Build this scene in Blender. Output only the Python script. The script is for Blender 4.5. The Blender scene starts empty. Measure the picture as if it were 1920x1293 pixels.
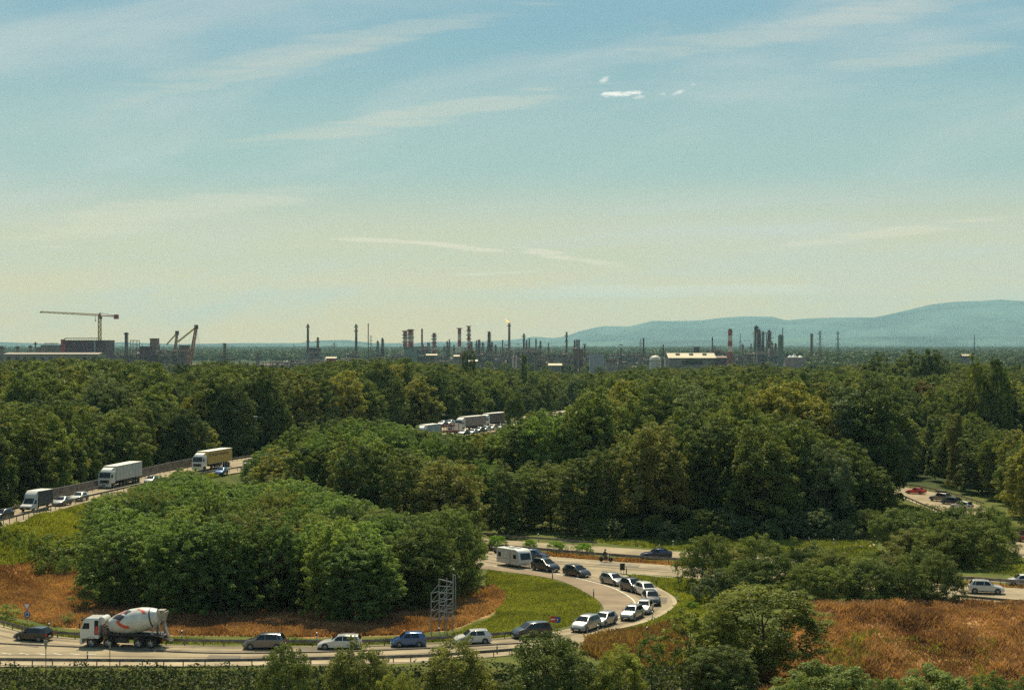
import bpy, bmesh, math, random
import numpy as np
from mathutils import Vector, Matrix
R = math.radians
C = bpy.context.scene.collection
random.seed(7)
F, H, CX, CY = 3093.0, 32.0, 960.0, 645.0      # focal length in photo pixels, eye height over the road, principal column, horizon row
def D_of(py, z=0.0): return F*(H-z)/(py-CY)
def P(px, py, z=0.0):
    d = D_of(py, z); return Vector(((px-CX)*d/F, d, z))
def X_at(px, d): return (px-CX)*d/F
def Z_at(py, d): return H-(py-CY)*d/F

# ---------------------------------------------------------------- camera, sky, sun, exposure
cd = bpy.data.cameras.new("camera"); cam = bpy.data.objects.new("camera", cd); C.objects.link(cam)
cam.location = (0, 0, H); cam.rotation_euler = (R(90), 0, 0)
cd.sensor_width = 36; cd.lens = 36*F/1920; cd.shift_y = -(646.5-CY)/1920
cd.clip_start = 1; cd.clip_end = 120000
bpy.context.scene.camera = cam
SUN_EL, SUN_AZ = R(56), R(-6)                   # ahead of the camera and high
sd = bpy.data.lights.new("sun", "SUN"); sun = bpy.data.objects.new("sun", sd); C.objects.link(sun)
sd.energy = 5.0; sd.angle = R(0.55); sd.color = (1.0, 0.88, 0.62)
to_sun = Vector((math.sin(SUN_AZ)*math.cos(SUN_EL), math.cos(SUN_AZ)*math.cos(SUN_EL), math.sin(SUN_EL)))
sun.rotation_euler = to_sun.to_track_quat('Z', 'Y').to_euler()
sc = bpy.context.scene
sc.view_settings.view_transform = 'Standard'; sc.view_settings.look = 'None'
sc.view_settings.gamma = 1; sc.view_settings.exposure = 0.43
sc.cycles.max_bounces = 6; sc.cycles.diffuse_bounces = 2; sc.cycles.glossy_bounces = 2
sc.cycles.transmission_bounces = 3; sc.cycles.transparent_max_bounces = 8; sc.cycles.volume_bounces = 0
sc.cycles.use_denoising = False
sc.cycles.sample_clamp_indirect = 4

class NT:
    """small helper for building node trees"""
    def __init__(s, t): s.t = t
    def n(s, typ, **k):
        a = s.t.nodes.new(typ)
        for kk, v in k.items():
            if kk.startswith('i_'):
                key = kk[2:]; key = int(key) if key.isdigit() else key.replace('_', ' ')
                a.inputs[key].default_value = v
            else: setattr(a, kk, v)
        return a
    def l(s, a, b): s.t.links.new(a, b)
    def m(s, op, a, b=None, c=None, clamp=False):
        x = s.n('ShaderNodeMath', operation=op, use_clamp=clamp)
        for i, v in enumerate((a, b, c)):
            if v is None: continue
            if isinstance(v, (int, float)): x.inputs[i].default_value = v
            else: s.l(v, x.inputs[i])
        return x.outputs[0]
    def mix(s, f, a, b, mode='MIX'):
        x = s.n('ShaderNodeMix', data_type='RGBA', blend_type=mode)
        for sock, v in ((x.inputs[0], f), (x.inputs[6], a), (x.inputs[7], b)):
            if isinstance(v, (int, float)): sock.default_value = v
            elif isinstance(v, tuple): sock.default_value = (*v[:3], 1)
            else: s.l(v, sock)
        return x.outputs[2]
    def noise(s, vec, scale, detail=3, rough=.55, dist=0.0):
        x = s.n('ShaderNodeTexNoise'); x.inputs['Scale'].default_value = scale
        x.inputs['Detail'].default_value = detail; x.inputs['Roughness'].default_value = rough; x.inputs['Distortion'].default_value = dist
        if vec is not None: s.l(vec, x.inputs['Vector'])
        return x.outputs[0]
    def ramp(s, f, a, b):
        x = s.n('ShaderNodeMapRange', interpolation_type='SMOOTHSTEP'); s.l(f, x.inputs[0])
        x.inputs[1].default_value = a; x.inputs[2].default_value = b; return x.outputs[0]

w = bpy.data.worlds.new("World"); sc.world = w; w.use_nodes = True
t = NT(w.node_tree); w.node_tree.nodes.clear()
sky = t.n('ShaderNodeTexSky', sky_type='NISHITA'); sky.sun_disc = False
sky.sun_elevation = SUN_EL; sky.sun_rotation = SUN_AZ; sky.air_density = 1.3; sky.dust_density = 1.6; sky.ozone_density = 1.4; sky.altitude = 120
tc = t.n('ShaderNodeTexCoord'); sp = t.n('ShaderNodeSeparateXYZ'); t.l(tc.outputs['Generated'], sp.inputs[0])
dx, dy, dz = sp.outputs
dya = t.m('MAXIMUM', t.m('ABSOLUTE', dy), 0.05)
u = t.m('DIVIDE', dx, dya); v = t.m('DIVIDE', dz, dya)
base = sky.outputs[0]
# the sky of the photograph: blue above, milky and warm towards the plain
el = t.m('MAXIMUM', dz, 0.0)
cr = t.n('ShaderNodeValToRGB'); t.l(el, cr.inputs[0]); e_ = cr.color_ramp; e_.interpolation = 'EASE'
stops = [(0.0, (13.6, 7.4, .9)), (.02, (12.4, 7.0, 1.0)), (.055, (7.0, 6.1, 3.6)), (.11, (3.1, 4.8, 4.5)), (.20, (1.3, 3.5, 4.45)), (.5, (1.1, 2.8, 4.1))]
e_.elements[0].position = 0; e_.elements[1].position = stops[-1][0]
for p_, _ in stops[1:-1]: e_.elements.new(p_)
for k_, (p_, c_) in enumerate(stops): e_.elements[k_].color = (*[q/20 for q in c_], 1)
sc10 = t.mix(1.0, cr.outputs[0], (20.0, 20.0, 20.0), 'MULTIPLY')
base = t.mix(.82, base, sc10)
# cirrus: long thin streaks
def uvn(su, sv, rot, ofs, detail, dist=0.0):
    cu, su_ = math.cos(R(rot)), math.sin(R(rot))
    a = t.m('ADD', t.m('MULTIPLY', u, cu), t.m('MULTIPLY', v, su_))
    b = t.m('SUBTRACT', t.m('MULTIPLY', v, cu), t.m('MULTIPLY', u, su_))
    cmb = t.n('ShaderNodeCombineXYZ'); t.l(t.m('MULTIPLY', a, su), cmb.inputs[0]); t.l(t.m('MULTIPLY', b, sv), cmb.inputs[1]); cmb.inputs[2].default_value = ofs
    return t.noise(cmb.outputs[0], 1.0, detail, .6, dist)
n1 = t.ramp(uvn(3.2, 15, 10, 2.3, 5, .35), .43, .68)
n2 = t.ramp(uvn(2.0, 30, 3, 9.1, 5, .2), .50, .72)
lowband = t.m('MULTIPLY', t.ramp(v, .005, .05), t.m('SUBTRACT', 1.0, t.ramp(v, .06, .11)))
n3 = t.ramp(uvn(1.3, 5, 14, 5.0, 3), .40, .62)
cov = t.m('ADD', t.m('MULTIPLY', n1, .42), t.m('MULTIPLY', t.m('MULTIPLY', n2, lowband), .55))
cov = t.m('ADD', cov, t.m('MULTIPLY', n3, .15), clamp=True)
base = t.mix(cov, base, (6.4, 6.6, 6.2))
def streak(px, py, rx, ry, rot, amt, col, sc_=(60, 260)):
    global base
    cu, cv = (px-CX)/F, (CY-py)/F
    a0 = t.m('SUBTRACT', u, cu); b0 = t.m('SUBTRACT', v, cv)
    c_, s_ = math.cos(R(rot)), math.sin(R(rot))
    a = t.m('ADD', t.m('MULTIPLY', a0, c_), t.m('MULTIPLY', b0, s_)); b = t.m('SUBTRACT', t.m('MULTIPLY', b0, c_), t.m('MULTIPLY', a0, s_))
    r2 = t.m('ADD', t.m('POWER', t.m('ABSOLUTE', t.m('DIVIDE', a, rx/F)), 2.0), t.m('POWER', t.m('ABSOLUTE', t.m('DIVIDE', b, ry/F)), 2.0))
    nn = uvn(sc_[0], sc_[1], 0, px*.01, 4, .5)
    m_ = t.ramp(t.m('ADD', t.m('SUBTRACT', 1.0, r2), t.m('MULTIPLY', t.m('SUBTRACT', nn, .5), 2.6)), (.25 if ry > 7.5 or rx > 60 else -.1), (1.0 if ry > 7.5 or rx > 60 else 1.7))
    m_ = t.m('MULTIPLY', m_, t.m('GREATER_THAN', dy, 0.0))
    base = t.mix(t.m('MULTIPLY', m_, amt), base, col)
for a in ((700, 450, 110, 6, -3, .6), (850, 461, 120, 7, -6, .75), (1030, 476, 80, 12, -12, .7), (1120, 492, 90, 9, -8, .75), (110, 463, 70, 3, 0, .7), (1280, 545, 440, 18, 1, .65), (930, 512, 100, 4, 2, .6), (1640, 440, 300, 14, 7, .35),
          (1500, 50, 430, 34, 10, .16), (300, 400, 420, 40, 8, .25), (800, 215, 500, 26, 9, .22), (1750, 100, 260, 24, 8, .14), (600, 90, 500, 30, 11, .16), (500, 130, 460, 20, 13, .14)):
    streak(*a, (9.6, 8.0, 5.6), (9, 170))
for a in ((1165, 176, 55, 8, 3, 1.0), (1133, 150, 12, 6, 30, .8), (1273, 173, 16, 5, 25, .9), (1243, 176, 7, 4, 0, .6), (1198, 182, 14, 4, 5, .6), (1300, 158, 5, 3, 0, .5)):
    streak(*a, (9.8, 9.6, 8.8), (110, 300))
bg = t.n('ShaderNodeBackground'); bg.inputs[1].default_value = 0.078; t.l(base, bg.inputs[0])
wo = t.n('ShaderNodeOutputWorld'); t.l(bg.outputs[0], wo.inputs[0])

# ---------------------------------------------------------------- helpers
def tag(o, label=None, cat=None, group=None, kind=None):
    if label: o['label'] = label
    if cat: o['category'] = cat
    if group: o['group'] = group
    if kind: o['kind'] = kind
    return o
def link(name, me, mat=None, parent=None):
    o = bpy.data.objects.new(name, me); C.objects.link(o)
    if mat is not None:
        for m_ in (mat if isinstance(mat, (list, tuple)) else [mat]): me.materials.append(m_)
    if parent is not None: o.parent = parent
    return o
def thing(name, label, cat, loc=(0, 0, 0), rz=0.0, group=None):
    o = bpy.data.objects.new(name, None); C.objects.link(o); o.empty_display_size = .5
    o.location = loc; o.rotation_euler = (0, 0, rz)
    return tag(o, label, cat, group)
class MB:
    def __init__(s): s.v = []; s.f = []; s.mi = []; s.cur = 0
    def add(s, vs, fs):
        k = len(s.v); s.v += [tuple(q) for q in vs]; s.f += [tuple(i+k for i in f) for f in fs]; s.mi += [s.cur]*len(fs); return s
    def box(s, c, d, rz=0.0):
        x, y, z = [q/2 for q in d]; cs, sn = math.cos(rz), math.sin(rz); vs = []
        for dz_ in (-z, z):
            for a, b in ((-x, -y), (x, -y), (x, y), (-x, y)): vs.append((c[0]+a*cs-b*sn, c[1]+a*sn+b*cs, c[2]+dz_))
        return s.add(vs, [(3, 2, 1, 0), (4, 5, 6, 7), (0, 1, 5, 4), (1, 2, 6, 5), (2, 3, 7, 6), (3, 0, 4, 7)])
    def tube(s, p0, p1, r0, r1=None, n=8, cap=True):
        r1 = r0 if r1 is None else r1; p0, p1 = Vector(p0), Vector(p1); ax = (p1-p0).normalized()
        a = ax.orthogonal().normalized() if abs(ax.z) < .99 else Vector((1, 0, 0)); b = ax.cross(a).normalized(); a = b.cross(ax)
        vs = []
        for p, r in ((p0, r0), (p1, r1)):
            for i in range(n):
                th = 2*math.pi*(i+.5)/n; vs.append(p+a*(r*math.cos(th))+b*(r*math.sin(th)))
        fs = [(i, (i+1) % n, n+(i+1) % n, n+i) for i in range(n)]
        if cap: fs += [tuple(reversed(range(n))), tuple(range(n, 2*n))]
        return s.add(vs, fs)
    def bar(s, p0, p1, w_): return s.tube(p0, p1, w_*.7071, n=4)
    def loft(s, rings, cap=True, closed=True):
        n = len(rings[0]); vs = [p for r in rings for p in r]; fs = []
        for k in range(len(rings)-1):
            for i in range(n if closed else n-1):
                j = (i+1) % n; fs.append((k*n+i, k*n+j, (k+1)*n+j, (k+1)*n+i))
        if cap: fs += [tuple(reversed(range(n))), tuple(range((len(rings)-1)*n, len(rings)*n))]
        return s.add(vs, fs)
    def lathe(s, prof, c=(0, 0, 0), n=20):
        rings = [[(c[0]+r*math.cos(2*math.pi*i/n), c[1]+r*math.sin(2*math.pi*i/n), c[2]+z) for i in range(n)] for r, z in prof]
        return s.loft(rings)
    def mesh(s, name, smooth=False):
        me = bpy.data.meshes.new(name); me.from_pydata(s.v, [], s.f)
        me.polygons.foreach_set('material_index', s.mi)
        bm = bmesh.new(); bm.from_mesh(me); bmesh.ops.recalc_face_normals(bm, faces=bm.faces); bm.to_mesh(me); bm.free()
        if smooth:
            me.polygons.foreach_set('use_smooth', [True]*len(me.polygons))
            try: me.set_sharp_from_angle(angle=R(38))
            except Exception: pass
        return me
    def build(s, name, mat, parent=None, smooth=False): return link(name, s.mesh(name, smooth), mat, parent)
def quads_mesh(name, V, tone=None, tris=False):
    """V: (n,4,3) array of loose quads (leaves, blades)"""
    n, k = V.shape[0], V.shape[1]
    me = bpy.data.meshes.new(name); me.vertices.add(n*k); me.vertices.foreach_set('co', V.reshape(-1).astype(np.float32))
    me.loops.add(n*k); me.loops.foreach_set('vertex_index', np.arange(n*k, dtype=np.int32))
    me.polygons.add(n); me.polygons.foreach_set('loop_start', np.arange(0, n*k, k, dtype=np.int32)); me.polygons.foreach_set('loop_total', np.full(n, k, dtype=np.int32))
    me.update(calc_edges=True)
    if tone is not None:
        a = me.attributes.new('tone', 'FLOAT', 'POINT'); a.data.foreach_set('value', np.repeat(tone, k).astype(np.float32))
    return me

# ---------------------------------------------------------------- materials
MATS = {}
def mat(name, col, rough=.6, metal=0.0, var=.12, scale=3.0, spec=.5, coat=0.0, col2=None, obj_var=0.0, bump=0.0):
    if name in MATS: return MATS[name]
    m = bpy.data.materials.new(name); m.use_nodes = True; q = NT(m.node_tree); b = m.node_tree.nodes['Principled BSDF']
    tcx = q.n('ShaderNodeTexCoord'); nz = q.noise(tcx.outputs['Object'], scale, 4, .6)
    c2 = col2 or tuple(max(0, x*(1-var*2)) for x in col); c1 = tuple(min(1, x*(1+var)) for x in col)
    c = q.mix(q.ramp(nz, .3, .7), c2, c1)
    q.l(c, b.inputs['Base Color']); b.inputs['Roughness'].default_value = rough; b.inputs['Metallic'].default_value = metal
    b.inputs['Specular IOR Level'].default_value = spec; b.inputs['Coat Weight'].default_value = coat; b.inputs['Coat Roughness'].default_value = .08
    if bump:
        bp = q.n('ShaderNodeBump'); bp.inputs['Strength'].default_value = bump; q.l(nz, bp.inputs['Height']); q.l(bp.outputs[0], b.inputs['Normal'])
    MATS[name] = m; return m
def leaf_mat(name, dark, light, warm, trans=.35, warm_amt=.5, obj_amt=1.0):
    """foliage: tone attribute per leaf clump, random per tree, diffuse + translucent"""
    m = bpy.data.materials.new(name); m.use_nodes = True; q = NT(m.node_tree); m.node_tree.nodes.clear()
    at = q.n('ShaderNodeAttribute', attribute_name='tone'); oi = q.n('ShaderNodeObjectInfo')
    f = q.m('ADD', q.m('MULTIPLY', at.outputs['Fac'], .75), q.m('MULTIPLY', oi.outputs['Random'], .35*obj_amt), clamp=True)
    c = q.mix(f, dark, light)
    # some trees stand out yellower or browner
    r2 = q.m('FRACT', q.m('MULTIPLY', oi.outputs['Random'], 7.13))
    c = q.mix(q.m('MULTIPLY', q.ramp(r2, .48, 1.0), warm_amt), c, warm)
    r3 = q.m('FRACT', q.m('MULTIPLY', oi.outputs['Random'], 23.7))
    c = q.mix(1.0, c, q.mix(r3, (.78, .80, .85), (1.22, 1.18, 1.0)), 'MULTIPLY')
    d = q.n('ShaderNodeBsdfDiffuse'); q.l(c, d.inputs[0])
    tr = q.n('ShaderNodeBsdfTranslucent'); q.l(q.mix(1.0, c, (1.25, 1.35, .55), 'MULTIPLY'), tr.inputs[0])
    g = q.n('ShaderNodeBsdfGlossy'); g.inputs['Roughness'].default_value = .45; g.inputs[0].default_value = (.55, .6, .55, 1)
    ms = q.n('ShaderNodeMixShader'); ms.inputs[0].default_value = trans; q.l(d.outputs[0], ms.inputs[1]); q.l(tr.outputs[0], ms.inputs[2])
    m2 = q.n('ShaderNodeMixShader'); m2.inputs[0].default_value = .018; q.l(ms.outputs[0], m2.inputs[1]); q.l(g.outputs[0], m2.inputs[2])
    o = q.n('ShaderNodeOutputMaterial'); q.l(m2.outputs[0], o.inputs[0]); return m
LEAF_FOREST = leaf_mat('forest_leaves', (.044, .068, .020), (.225, .260, .066), (.33, .265, .065))
LEAF_LOCUST = leaf_mat('locust_leaves', (.056, .100, .032), (.245, .320, .092), (.28, .29, .075), .45, .35)
LEAF_DARK = leaf_mat('dark_leaves', (.034, .054, .020), (.175, .205, .055), (.17, .18, .04), .3, .3)
LEAF_BUSH = leaf_mat('bush_leaves', (.045, .075, .024), (.205, .240, .066), (.28, .23, .07), .35, .5)
LEAF_NEAR = leaf_mat('foreground_leaves', (.055, .080, .022), (.33, .335, .078), (.36, .30, .08), .42, .4)
LEAF_BRIGHT = leaf_mat('bright_leaves', (.09, .17, .018), (.24, .36, .045), (.24, .34, .05), .45, .2)
LEAF_CHEST = leaf_mat('pale_broad_leaves', (.10, .14, .035), (.26, .30, .085), (.26, .28, .09), .35, .2)
LEAF_GREY = leaf_mat('grey_green_leaves', (.07, .10, .04), (.21, .24, .115), (.22, .22, .10), .3, .3)
LEAF_RUSSET = leaf_mat('russet_leaves', (.085, .045, .016), (.20, .11, .035), (.16, .11, .035), .3, .4)
LEAF_COVER = leaf_mat('cover_leaves', (.025, .040, .012), (.125, .130, .034), (.22, .11, .04), .3, .3, 0)
LEAF_FAR = leaf_mat('far_leaves', (.030, .050, .016), (.075, .10, .028), (.08, .09, .03), .2, .3, 0)
DRY_M = leaf_mat('dry_grass_blades', (.22, .095, .05), (.77, .405, .19), (.72, .44, .21), .35, .1, 0)
GREEN_M = leaf_mat('green_grass_blades', (.13, .145, .028), (.34, .33, .068), (.28, .25, .07), .35, .1, 0)
SCRUB_M = leaf_mat('scrub_blades', (.16, .085, .04), (.32, .19, .08), (.26, .2, .08), .3, .1, 0)
BARK = mat('bark', (.10, .075, .055), .95, var=.3, scale=2)
STEEL = mat('galvanised_steel', (.38, .37, .35), .45, .7, .2, 1.5)
RAILM = mat('weathered_rail', (.20, .175, .16), .55, .4, .25, 1.5)
CONC = mat('concrete', (.42, .39, .34), .9, var=.2, scale=.8)
# ---------------------------------------------------------------- the ground
def inpoly(X, Y, poly):
    c = np.zeros(X.shape, bool); n = len(poly); j = n-1
    for i in range(n):
        xi, yi = poly[i]; xj, yj = poly[j]
        if yi != yj:
            m_ = ((yi > Y) != (yj > Y)) & (X < (xj-xi)*(Y-yi)/(yj-yi)+xi); c ^= m_
        j = i
    return c
def gpoly(pts, z=0.0): return [(P(a, b, z).x, P(a, b, z).y) for a, b in pts]
HWY_LOW = [(-260, 1075, 5.2), (-120, 1028, 5.2), (0, 990, 5.2), (60, 972, 5.2), (145, 945, 5.1), (300, 910, 5.0), (430, 888, 5.0), (560, 868, 5.3), (680, 845, 5.8), (780, 826, 6.1), (880, 815, 6.4), (950, 806, 6.4), (1000, 797, 6.4), (1085, 782, 6.4), (1200, 763, 6.4)]
HWY_UP = [(-260, 1035, 5.2), (-120, 995, 5.2), (0, 963, 5.2), (60, 946, 5.2), (145, 925, 5.1), (300, 886, 5.0), (400, 868, 5.0), (500, 852, 5.3), (620, 830, 5.8), (760, 808, 6.1), (860, 798, 6.4), (940, 786, 6.4), (1000, 777, 6.4), (1085, 765, 6.4), (1200, 748, 6.4)]
hl = [P(*a) for a in HWY_LOW]; hu = [P(*a) for a in HWY_UP]
HC = [(a+b)/2 for a, b in zip(hl, hu)]; HW = [(a-b).length/2*.45 for a, b in zip(hl, hu)]
def seg_dist(X, Y, pts):
    """distance to polyline, interpolated z and width"""
    best = np.full(X.shape, 1e9); zz = np.zeros(X.shape)
    for a, b in zip(pts[:-1], pts[1:]):
        ex, ey = b.x-a.x, b.y-a.y; L2 = ex*ex+ey*ey
        tt = np.clip(((X-a.x)*ex+(Y-a.y)*ey)/L2, 0, 1); d = np.hypot(X-a.x-tt*ex, Y-a.y-tt*ey)
        m_ = d < best; best = np.where(m_, d, best); zz = np.where(m_, a.z+(b.z-a.z)*tt, zz)
    return best, zz
hwy_poly = [(q.x, q.y) for q in hl]+[(q.x, q.y) for q in reversed(hu)]
EDGE_L = D_of(1250)                             # foot of the near verge
def height(X, Y):
    X = np.asarray(X, float); Y = np.asarray(Y, float)
    dl, zl = seg_dist(X, Y, hl); du, zu = seg_dist(X, Y, hu)
    ins = inpoly(X, Y, hwy_poly); d = np.where(ins, 0, np.minimum(dl, du)); z = np.where(dl < du, zl, zu)
    emb = np.where(ins, z-.25, np.maximum(0, z-.25-np.maximum(0, d-1.0)*.52))
    px = CX+F*X/np.maximum(Y, 1)
    edge = EDGE_L-np.clip((px-1000)/400, 0, 1)*(EDGE_L-D_of(1330))
    drop = -np.clip((edge-.6-Y)*.55, 0, 7)*(1-np.clip((px-1440)/70, 0, 1))
    wm = np.clip((px-1440)/70, 0, 1)
    mound = (1.3*np.clip((203-Y)/14, 0, 1)-np.clip(187-Y, 0, 30)*.27)*wm
    und = .12*np.sin(X*.31+1)*np.sin(Y*.23)*np.clip((px-1300)/100, 0, 1)*np.clip((200-Y)/20, 0, 1)
    return emb*(Y > 190)+drop+np.maximum(mound, -4.0)+und
def axis(lo, hi, step, far):
    a = list(np.arange(lo, hi+.1, step)); s_ = step
    while a[-1] < far: s_ *= 1.16; a.append(a[-1]+s_)
    s_ = step; b = []
    x = lo
    while x > -far: s_ *= 1.16; x -= s_; b.append(x)
    return np.array(b[::-1]+a)
xs = axis(-125, 110, 1.5, 42000); ys = axis(140, 420, 1.5, 42000); ys = ys[ys > -9000]
GX, GY = np.meshgrid(xs, ys); GZ = height(GX, GY)
GZ = GZ+np.where(inpoly(GX, GY, hwy_poly), 0, 0)
nx, ny = len(xs), len(ys)
me = bpy.data.meshes.new('ground'); V = np.stack([GX, GY, GZ], -1).reshape(-1, 3)
ii = np.arange((nx)*(ny)).reshape(ny, nx); Q = np.stack([ii[:-1, :-1], ii[:-1, 1:], ii[1:, 1:], ii[1:, :-1]], -1).reshape(-1, 4)
me.vertices.add(len(V)); me.vertices.foreach_set('co', V.reshape(-1).astype(np.float32)); me.loops.add(Q.size); me.loops.foreach_set('vertex_index', Q.reshape(-1).astype(np.int32))
me.polygons.add(len(Q)); me.polygons.foreach_set('loop_start', np.arange(0, Q.size, 4, dtype=np.int32)); me.polygons.foreach_set('loop_total', np.full(len(Q), 4, dtype=np.int32)); me.update(calc_edges=True)
me.polygons.foreach_set('use_smooth', [True]*len(Q))
DRY1 = gpoly([(-300, 1066), (60, 1062), (135, 1052), (150, 1100), (185, 1128), (330, 1140), (600, 1145), (800, 1138), (870, 1110), (925, 1100), (946, 1112), (945, 1132), (920, 1150), (850, 1180), (740, 1190), (600, 1194), (300, 1190), (100, 1174), (0, 1150), (-300, 1120)])
DRY2 = gpoly([(1485, 1160), (1560, 1146), (1750, 1140), (2200, 1136), (2300, 1300), (1900, 1290), (1700, 1275), (1480, 1340), (1400, 1300)])
DRY3 = gpoly([(1100, 1196), (1200, 1178), (1265, 1172), (1330, 1240), (1200, 1262), (1090, 1225)])
def blur_mask(poly):
    m_ = inpoly(GX, GY, poly).astype(float)
    k = m_.copy()
    for _ in range(2):
        k[1:-1, 1:-1] = (k[1:-1, 1:-1]*2+k[:-2, 1:-1]+k[2:, 1:-1]+k[1:-1, :-2]+k[1:-1, 2:])/6
    return k
DRY1P = [(-400, 1062), (0, 1060), (60, 1058), (135, 1050), (150, 1100), (185, 1128), (330, 1140), (600, 1145), (800, 1138), (870, 1110), (925, 1100), (946, 1112), (945, 1132), (920, 1150), (850, 1180), (740, 1190), (600, 1194), (300, 1190), (100, 1174), (0, 1150), (-400, 1100)]
def in_field(X, Y, Z):
    '''the dry field follows the lower part of the bank too'''
    Yc = np.maximum(Y, 20); return inpoly(CX+F*X/Yc, CY+F*(H-Z)/Yc, DRY1P) & (Y > 150)
d1 = in_field(GX, GY, GZ).astype(float); d1[1:-1, 1:-1] = (d1[1:-1, 1:-1]*2+d1[:-2, 1:-1]+d1[2:, 1:-1]+d1[1:-1, :-2]+d1[1:-1, 2:])/6
dry = np.clip(d1+blur_mask(DRY2)+.75*blur_mask(DRY3), 0, 1)
a = me.attributes.new('dry', 'FLOAT', 'POINT'); a.data.foreach_set('value', dry.reshape(-1).astype(np.float32))
gm = bpy.data.materials.new('ground'); gm.use_nodes = True; q = NT(gm.node_tree); b = gm.node_tree.nodes['Principled BSDF']
geo = q.n('ShaderNodeNewGeometry'); pos = geo.outputs['Position']
at = q.n('ShaderNodeAttribute', attribute_name='dry')
nA = q.noise(pos, .16, 5, .6); nB = q.noise(pos, 1.6, 4, .65); nC = q.noise(pos, .05, 3)
green = q.mix(q.ramp(nA, .35, .65), (.055, .075, .015), (.098, .112, .024)); green = q.mix(q.m('MULTIPLY', q.ramp(nB, .45, .75), .5), green, (.17, .15, .05))
dryc = q.mix(q.ramp(nA, .3, .7), (.44, .205, .09), (.30, .17, .07)); dryc = q.mix(q.m('MULTIPLY', q.ramp(nB, .4, .7), .45), dryc, (.60, .35, .16))
dm = q.ramp(q.m('ADD', at.outputs['Fac'], q.m('MULTIPLY', q.m('SUBTRACT', nA, .5), 1.1)), .3, .62)
g = q.mix(dm, green, dryc)
sep = q.n('ShaderNodeSeparateXYZ'); q.l(pos, sep.inputs[0])
farm = q.ramp(sep.outputs[1], 330, 400)
forest = q.mix(q.ramp(q.noise(pos, .004, 6, .7), .35, .65), (.022, .038, .012), (.045, .062, .018))
g = q.mix(farm, g, forest)
# dusty works yard between the wood and the far forest
pxn = q.m('DIVIDE', sep.outputs[0], q.m('MAXIMUM', sep.outputs[1], 1.0))
yard = q.m('MULTIPLY', q.m('MULTIPLY', q.ramp(sep.outputs[1], 1500, 1700), q.m('SUBTRACT', 1.0, q.ramp(sep.outputs[1], 2700, 2800))), q.m('SUBTRACT', 1.0, q.ramp(pxn, .17, .19)))
yc = q.mix(q.ramp(q.noise(pos, .012, 5, .7), .4, .6), (.07, .065, .04), (.17, .125, .09))
g = q.mix(yard, g, yc)
q.l(g, b.inputs['Base Color']); b.inputs['Roughness'].default_value = .95; b.inputs['Specular IOR Level'].default_value = .1
ground = link('ground', me, gm); tag(ground, kind='structure')

# ---------------------------------------------------------------- roads
def asphalt(name, c1, c2, streak=True):
    m = bpy.data.materials.new(name); m.use_nodes = True; q = NT(m.node_tree); b = m.node_tree.nodes['Principled BSDF']
    geo = q.n('ShaderNodeNewGeometry'); pos = geo.outputs['Position']
    n1 = q.noise(pos, .22, 5, .6); n2 = q.noise(pos, 9, 3, .7); mp = q.n('ShaderNodeMapping'); mp.inputs['Scale'].default_value = (.06, 1.4, 1); q.l(pos, mp.inputs[0]); n3 = q.noise(mp.outputs[0], 1.0, 4)
    c = q.mix(q.ramp(n1, .36, .64), tuple(x*.86 for x in c1), tuple(x*1.06 for x in c2)); c = q.mix(q.m('MULTIPLY', q.ramp(n3, .42, .68), .5), c, tuple(x*.62 for x in c1))
    c = q.mix(q.m('MULTIPLY', q.ramp(n2, .35, .65), .22), c, tuple(min(1, x*1.45) for x in c2))
    q.l(c, b.inputs['Base Color']); b.inputs['Roughness'].default_value = .85; b.inputs['Specular IOR Level'].default_value = .3
    bp = q.n('ShaderNodeBump'); bp.inputs['Strength'].default_value = .15; q.l(n2, bp.inputs['Height']); q.l(bp.outputs[0], b.inputs['Normal'])
    return m
ASPH = asphalt('asphalt', (.225, .175, .105), (.30, .238, .146)); ASPH2 = asphalt('worn_asphalt', (.185, .130, .082), (.24, .175, .11)); GRAV = asphalt('gravel_edge', (.31, .245, .155), (.39, .31, .20))
WHITE = mat('road_paint', (.62, .58, .48), .8, var=.25, scale=1.2)
def resample(pts, step=3.0):
    """pixel polyline -> ground points along a Catmull-Rom curve"""
    p = [P(*a) for a in pts]; out = []
    for i in range(len(p)-1):
        p0, p1, p2, p3 = p[max(i-1, 0)], p[i], p[i+1], p[min(i+2, len(p)-1)]
        n = max(1, int((p2-p1).length/step))
        for k in range(n):
            s_ = k/n; out.append(.5*((2*p1)+(p2-p0)*s_+(2*p0-5*p1+4*p2-p3)*s_*s_+(3*p1-p0-3*p2+p3)*s_**3))
    out.append(p[-1]); return out
def poly_sheet(name, pts, dz, m, parent=None, skirt=.35):
    from mathutils.geometry import tessellate_polygon
    vs = [Vector((q.x, q.y, q.z+dz)) for q in pts]; tr = tessellate_polygon([vs]); n = len(vs)
    mb = MB(); mb.add(vs+[v_-Vector((0, 0, skirt)) for v_ in vs], [tuple(t_) for t_ in tr]+[(i, (i+1) % n, n+(i+1) % n, n+i) for i in range(n)])
    me = bpy.data.meshes.new(name); me.from_pydata(mb.v, [], mb.f)
    bm = bmesh.new(); bm.from_mesh(me)
    for f in bm.faces:
        f.normal_update()
    bmesh.ops.recalc_face_normals(bm, faces=bm.faces)
    bm.to_mesh(me); bm.free(); return tag(link(name, me, m, parent), kind='structure')
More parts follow.
